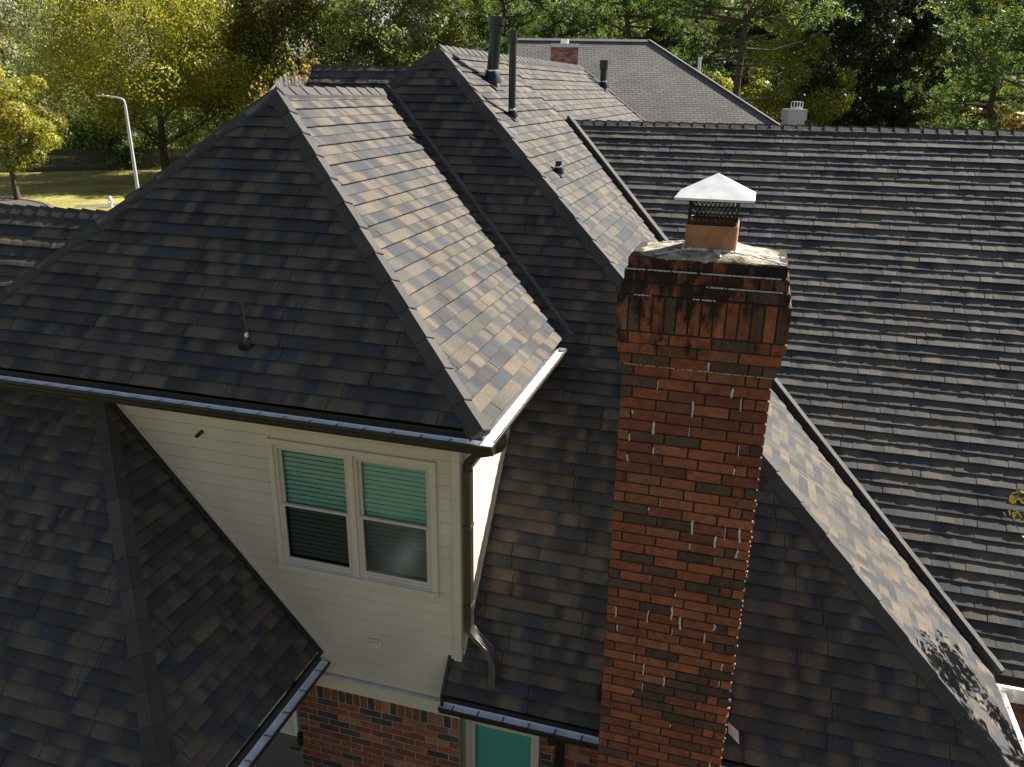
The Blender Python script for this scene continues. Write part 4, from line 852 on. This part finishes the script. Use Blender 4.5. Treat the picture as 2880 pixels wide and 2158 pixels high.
# ------------------------------------------------------------------ street furniture and neighbours
t = thing('street_lamp', 'white street lamp pole with short bent arm in front of the big tree', 'street lamp', None, (-39.4, 45.0, 0))
def local(mb, name, mt, parent, **k): return mb.build(name, mt, parent, **k)
mb = MB(); mb.tube([(0, 0, 0), (0, 0, 4), (-.02, 0, 8.05)], [.13, .11, .085], 12); local(mb, 'pole', M['lamp'], t, smooth=True)
ar = Vector((-.97, -.26, 0)); mb = MB(); mb.tube(curve([(-.02, 0, 8.0), Vector((-.02, 0, 8.28))+ar*.05, Vector((-.02, 0, 8.42))+ar*.35, Vector((-.02, 0, 8.52))+ar*1.1], 5), .06, 10); local(mb, 'arm', M['lamp'], t, smooth=True)
mb = MB(); c = Vector((-.02, 0, 8.50))+ar*1.35; pr = ar.cross(Vector((0, 0, 1))); mb.obox(c-ar*.35-pr*.11, ar*.72, pr*.22, (0, 0, .075)); mb.tube([c+Vector((0, 0, .07)), c+Vector((0, 0, .18))], .045, 10); local(mb, 'lamp_head', M['lamp'], t, bevel=.02)
t = thing('fire_hydrant', 'silver fire hydrant on the grass beyond the left roof', 'hydrant', None, (-49.2, 53.0, 0)); t.scale = (1.1, 1.1, 1.1)
M['silver'] = mat('silver_paint', (.72, .73, .74), rough=.45, metal=.2)
mb = MB(); mb.tube([(0, 0, 0), (0, 0, .06), (0, 0, .06), (0, 0, .5), (0, 0, .5), (0, 0, .55)], [.17, .17, .11, .11, .15, .15], 14); local(mb, 'barrel', M['silver'], t, smooth=True)
mb = MB(); mb.tube([(0, 0, .55), (0, 0, .66), (0, 0, .74), (0, 0, .80)], [.13, .12, .07, .03], 14); local(mb, 'bonnet', M['silver'], t, smooth=True)
mb = MB(); mb.tube([(-.19, 0, .40), (.19, 0, .40)], .055, 10); mb.tube([(0, -.2, .36), (0, .02, .36)], .075, 12); local(mb, 'outlet_caps', M['silver'], t, smooth=True)
# timber fence
t = thing('timber_fence', 'dark weathered timber privacy fence behind the lawn', 'fence'); fa, fb_ = Vector((-92, 60.5, 0)), Vector((-56, 88, 0)); d = fb_-fa; L = d.length; d.normalize(); nn = Vector((-d.y, d.x, 0)); rng = random.Random(4); mb = MB(); s_ = 0
while s_ < L: hgt = 2.3+rng.uniform(-.05, .05); mb.obox(fa+d*s_, d*.135, nn*.02, (0, 0, hgt), tuple([.5]*3)); s_ += .145
mb.build('board_panel', M['wood'], t)
for k in range(int(L/2.4)): mb = MB(); mb.obox(fa+d*(k*2.4)+nn*.03, d*.1, nn*.1, (0, 0, 2.35)); mb.build('post', M['wood'], t)
# neighbouring roofs
def shingle_mat(name, c1, c2, cm_, scale):
    mt = bpy.data.materials.new(name); mt.use_nodes = True; nt = mt.node_tree; b = nt.nodes['Principled BSDF']; b.inputs['Roughness'].default_value = .9; b.inputs['Specular IOR Level'].default_value = .2
    uv = nt.nodes.new('ShaderNodeUVMap'); br = nt.nodes.new('ShaderNodeTexBrick'); br.inputs['Color1'].default_value = (*c1, 1); br.inputs['Color2'].default_value = (*c2, 1); br.inputs['Mortar'].default_value = (*cm_, 1); br.inputs['Scale'].default_value = 1
    br.inputs['Brick Width'].default_value = .34*scale; br.inputs['Row Height'].default_value = .145*scale; br.inputs['Mortar Size'].default_value = .012*scale; br.inputs['Bias'].default_value = 0; nt.links.new(uv.outputs[0], br.inputs[0])
    n = nt.nodes.new('ShaderNodeTexNoise'); n.inputs['Scale'].default_value = .8; n.inputs['Detail'].default_value = 5; nt.links.new(uv.outputs[0], n.inputs['Vector']); mr = nt.nodes.new('ShaderNodeMapRange'); mr.inputs['To Min'].default_value = .7; mr.inputs['To Max'].default_value = 1.3; nt.links.new(n.outputs['Fac'], mr.inputs['Value'])
    vm = nt.nodes.new('ShaderNodeVectorMath'); vm.operation = 'SCALE'; nt.links.new(br.outputs['Color'], vm.inputs[0]); nt.links.new(mr.outputs[0], vm.inputs['Scale']); nt.links.new(vm.outputs[0], b.inputs['Base Color'])
    bp = nt.nodes.new('ShaderNodeBump'); bp.inputs['Strength'].default_value = .8; bp.inputs['Distance'].default_value = .02; bp.invert = True; nt.links.new(br.outputs['Fac'], bp.inputs['Height']); nt.links.new(bp.outputs[0], b.inputs['Normal']); return mt
M['nshingle'] = shingle_mat('grey_brown_shingles', (.165, .155, .143), (.13, .122, .113), (.04, .037, .036), 1.0); M['fshingle'] = shingle_mat('blue_grey_shingles', (.20, .215, .23), (.16, .175, .19), (.07, .075, .08), 1.0)
def uvfaces(name, faces, mt, parent):
    me = bpy.data.meshes.new(name); vs = []; fs = []; uvs = []
    for f in faces:
        f = [Vector(p) for p in f]; u = (f[1]-f[0]).normalized(); n = (f[1]-f[0]).cross(f[2]-f[0]).normalized(); w = n.cross(u); b = len(vs); vs += [tuple(p) for p in f]; fs.append(tuple(range(b, b+len(f)))); uvs += [((p-f[0]).dot(u), (p-f[0]).dot(w)) for p in f]
    me.from_pydata(vs, [], fs); l = me.uv_layers.new(name='UVMap')
    for i, q in enumerate(uvs): l.data[i].uv = q
    me.materials.append(mt); return link(bpy.data.objects.new(name, me), parent)
rr_ = Vector((math.cos(yaw), math.sin(yaw), 0)); ff_ = Vector((-math.sin(yaw), math.cos(yaw), 0))
def Cw(px, f, z=None, py=None):
    """point at forward distance f in the direction of a bearing"""
    return rr_*((px-1440)/2396*f)+ff_*f+Vector((0, 0, z))
nb = thing('neighbour_house', 'neighbouring house with a large grey brown shingle roof behind the black flues', 'house')
f0 = 40.0; zr = 11.44; pitch_n = .80; drop = 5.6; RL = rr_*-.35+ff_*f0+Vector((0, 0, zr)); RRt = rr_*6.1+ff_*f0+Vector((0, 0, zr)); down = -ff_*(drop/pitch_n)+Vector((0, 0, -drop)); hipx = rr_*8.2
EL, ER = RL+down, RRt+down+hipx; bdown = ff_*(drop/pitch_n)+Vector((0, 0, -drop))
uvfaces('roof', [(EL, ER, RRt, RL), (ER, RRt+bdown+hipx, RRt), (RRt+bdown+hipx, RL+bdown, RL, RRt)], M['nshingle'], nb)
mb = MB(); mb.col = (.11, .10, .095); n = 40
for k in range(n): a = RL+(RRt-RL)*(k/n); mb.obox(a+Vector((0, 0, -.02))-ff_*.16-Vector((0, 0, .06)), (RRt-RL)/n*.97, ff_*.16+Vector((0, 0, .10)), Vector((0, 0, .03)))
a = RRt; d = (ER-RRt); q = d.cross(Vector((0, 0, 1))).normalized()*.16; mb.obox(a-q*.5+Vector((0, 0, .01)), d, q, Vector((0, 0, .05))); mb.build('ridge_cap', M['cap'], nb)
mb = MB(); z0 = zr-drop-.1; c4 = [EL+ff_*.5+rr_*.3, ER+ff_*.5-rr_*.5, RRt+bdown+hipx-ff_*.5-rr_*.5, RL+bdown-ff_*.5+rr_*.3]; mb.hexa([(p.x, p.y, 0) for p in c4]+[(p.x, p.y, z0) for p in c4]); g_ = RL+rr_*.3; mb.add([c4[0].xy.to_3d()+Vector((0, 0, z0)), c4[3].xy.to_3d()+Vector((0, 0, z0)), g_-Vector((0, 0, .3))], [(0, 1, 2)]); mb.build('wall', M['brick'], nb)
M['nbrick'] = mat('pinkish_brick', tint='tint', rough=.9, spec=.2, noise=.2, nscale=20)
cc0 = Cw(1537, 33, 0); cw_ = 1.03; rng = random.Random(9); mb = MB(); zc = 11.0
for k in range(22):
    z = zc-.28-k*.085; u = -.11 if k % 2 else 0
    while u < cw_-.02: a, b = max(u, 0), min(u+.22, cw_); mb.obox(cc0+rr_*(a+.005)+Vector((0, 0, z)), rr_*(b-a-.01), ff_*.8, (0, 0, .077), tuple(x*rng.uniform(.8, 1.2) for x in rng.choice(((.42, .21, .16), (.46, .26, .20), (.36, .18, .14), (.20, .13, .11))))); u += .22
nc = mb.build('chimney', M['nbrick'], nb)
mb = MB(); mb.obox(cc0-rr_*.03-ff_*.03+Vector((0, 0, zc-.20)), rr_*(cw_+.06), ff_*.86, (0, 0, .13)); mb.build('chimney_cap', M['galv'], nc)
mb = MB(); mb.tube([cc0+rr_*.52+ff_*.4+Vector((0, 0, zc-.08)), cc0+rr_*.52+ff_*.4+Vector((0, 0, zc+.10))], .17, 14); mb.build('flue_vent', M['bright'], nc, smooth=True)
for (px_, f_, z_, h_) in ((1950, 42, 9.6, 1.25), (1885, 42, 10.0, .75)): mb = MB(); p = Cw(px_, f_, z_); mb.tube([p, p+Vector((0, 0, h_))], .075, 12); mb.tube([p+Vector((0, 0, h_-.12)), p+Vector((0, 0, h_))], .095, 12); mb.build('vent_pipe', M['lamp'], nb, smooth=True)
# pale chimney of the house hidden behind the right hand ridge
gh = thing('hidden_house', 'house behind the right hand ridge, only its pale grey stucco chimney showing', 'house'); M['stucco'] = mat('pale_grey_stucco', (.33, .33, .335), rough=.85, vary=(3, .08), bump=.2, bscale=20)
p = Cw(2215, 27, 0); mb = MB(); wd_ = .54
mb.obox(p+Vector((0, 0, 6.2)), rr_*wd_, ff_*.6, (0, 0, 2.55)); mb.obox(p-rr_*.04-ff_*.04+Vector((0, 0, 8.45)), rr_*(wd_+.08), ff_*.68, (0, 0, .34)); gc = mb.build('chimney', M['stucco'], gh)
mb = MB(); mb.obox(p+rr_*.2+ff_*.2+Vector((0, 0, 8.80)), rr_*.3, ff_*.3, (0, 0, .05)); mb.obox(p+rr_*.2+ff_*.2+Vector((0, 0, 9.0)), rr_*.3, ff_*.3, (0, 0, .02))
for a in (0, .1, .2, .28): mb.obox(p+rr_*(.2+a)+ff_*.2+Vector((0, 0, 8.8)), rr_*.02, ff_*.02, (0, 0, .2)); mb.obox(p+rr_*(.2+a)+ff_*.48+Vector((0, 0, 8.8)), rr_*.02, ff_*.02, (0, 0, .2))
mb.build('flue_cage', M['galv'], gc)
b0 = p-rr_*3-ff_*2; uvfaces('roof', [(b0+Vector((0, 0, 4.2)), b0+rr_*12+Vector((0, 0, 4.2)), b0+rr_*10+ff_*5+Vector((0, 0, 6.9)), b0+rr_*2+ff_*5+Vector((0, 0, 6.9))), (b0+rr_*12+ff_*10+Vector((0, 0, 4.2)), b0+ff_*10+Vector((0, 0, 4.2)), b0+rr_*2+ff_*5+Vector((0, 0, 6.9)), b0+rr_*10+ff_*5+Vector((0, 0, 6.9))), (b0+rr_*12+Vector((0, 0, 4.2)), b0+rr_*12+ff_*10+Vector((0, 0, 4.2)), b0+rr_*10+ff_*5+Vector((0, 0, 6.9))), (b0+ff_*10+Vector((0, 0, 4.2)), b0+Vector((0, 0, 4.2)), b0+rr_*2+ff_*5+Vector((0, 0, 6.9)))], M['nshingle'], gh)
mb = MB(); mb.obox(b0+rr_*.5+ff_*.5, rr_*11, ff_*9, (0, 0, 4.15)); mb.build('wall', M['cream'], gh)
# distant blue grey roof between the trees
fh = thing('distant_house', 'distant house with blue grey gabled roof beyond the dormer peak', 'house'); A = Cw(780, 66, 9.95); B_ = Cw(900, 66, 9.95); E0 = Cw(655, 58, 6.6); E1 = Cw(880, 58, 6.6); bk_ = ff_*8+Vector((0, 0, -3.4))
uvfaces('roof', [(E0, E1, B_, A), (B_+bk_, A+bk_+rr_*-3, A, B_), (A+bk_+rr_*-3, E0, A)], M['fshingle'], fh)
q0 = Cw(690, 56.5, 7.75); mb = MB(); mb.add([Cw(668, 56, 4), Cw(712, 56, 4), Cw(712, 56, 7.2), Cw(686, 56, 8.05), Cw(668, 56, 7.0)], [(0, 1, 2, 3, 4)]); mb.obox(Cw(668, 56.02, 0), rr_*1.05, ff_*6, (0, 0, 6.9)); gbl = mb.build('gable_wall', M['cream'], fh)
uvfaces('gable_roof', [(Cw(686, 55.8, 8.12), Cw(742, 60, 8.12), Cw(742, 60, 7.0), Cw(716, 55.8, 7.0)), (Cw(664, 55.8, 6.9), Cw(686, 55.8, 8.12), Cw(742, 60, 8.12), Cw(700, 60, 6.9))], M['fshingle'], gbl)
mb = MB(); c4 = [E0+ff_*.6, E1+ff_*.6, E1+ff_*14, E0+ff_*14]; mb.hexa([(p_.x, p_.y, 0) for p_ in c4]+[(p_.x, p_.y, 6.5) for p_ in c4]); mb.build('wall', M['cream'], fh)
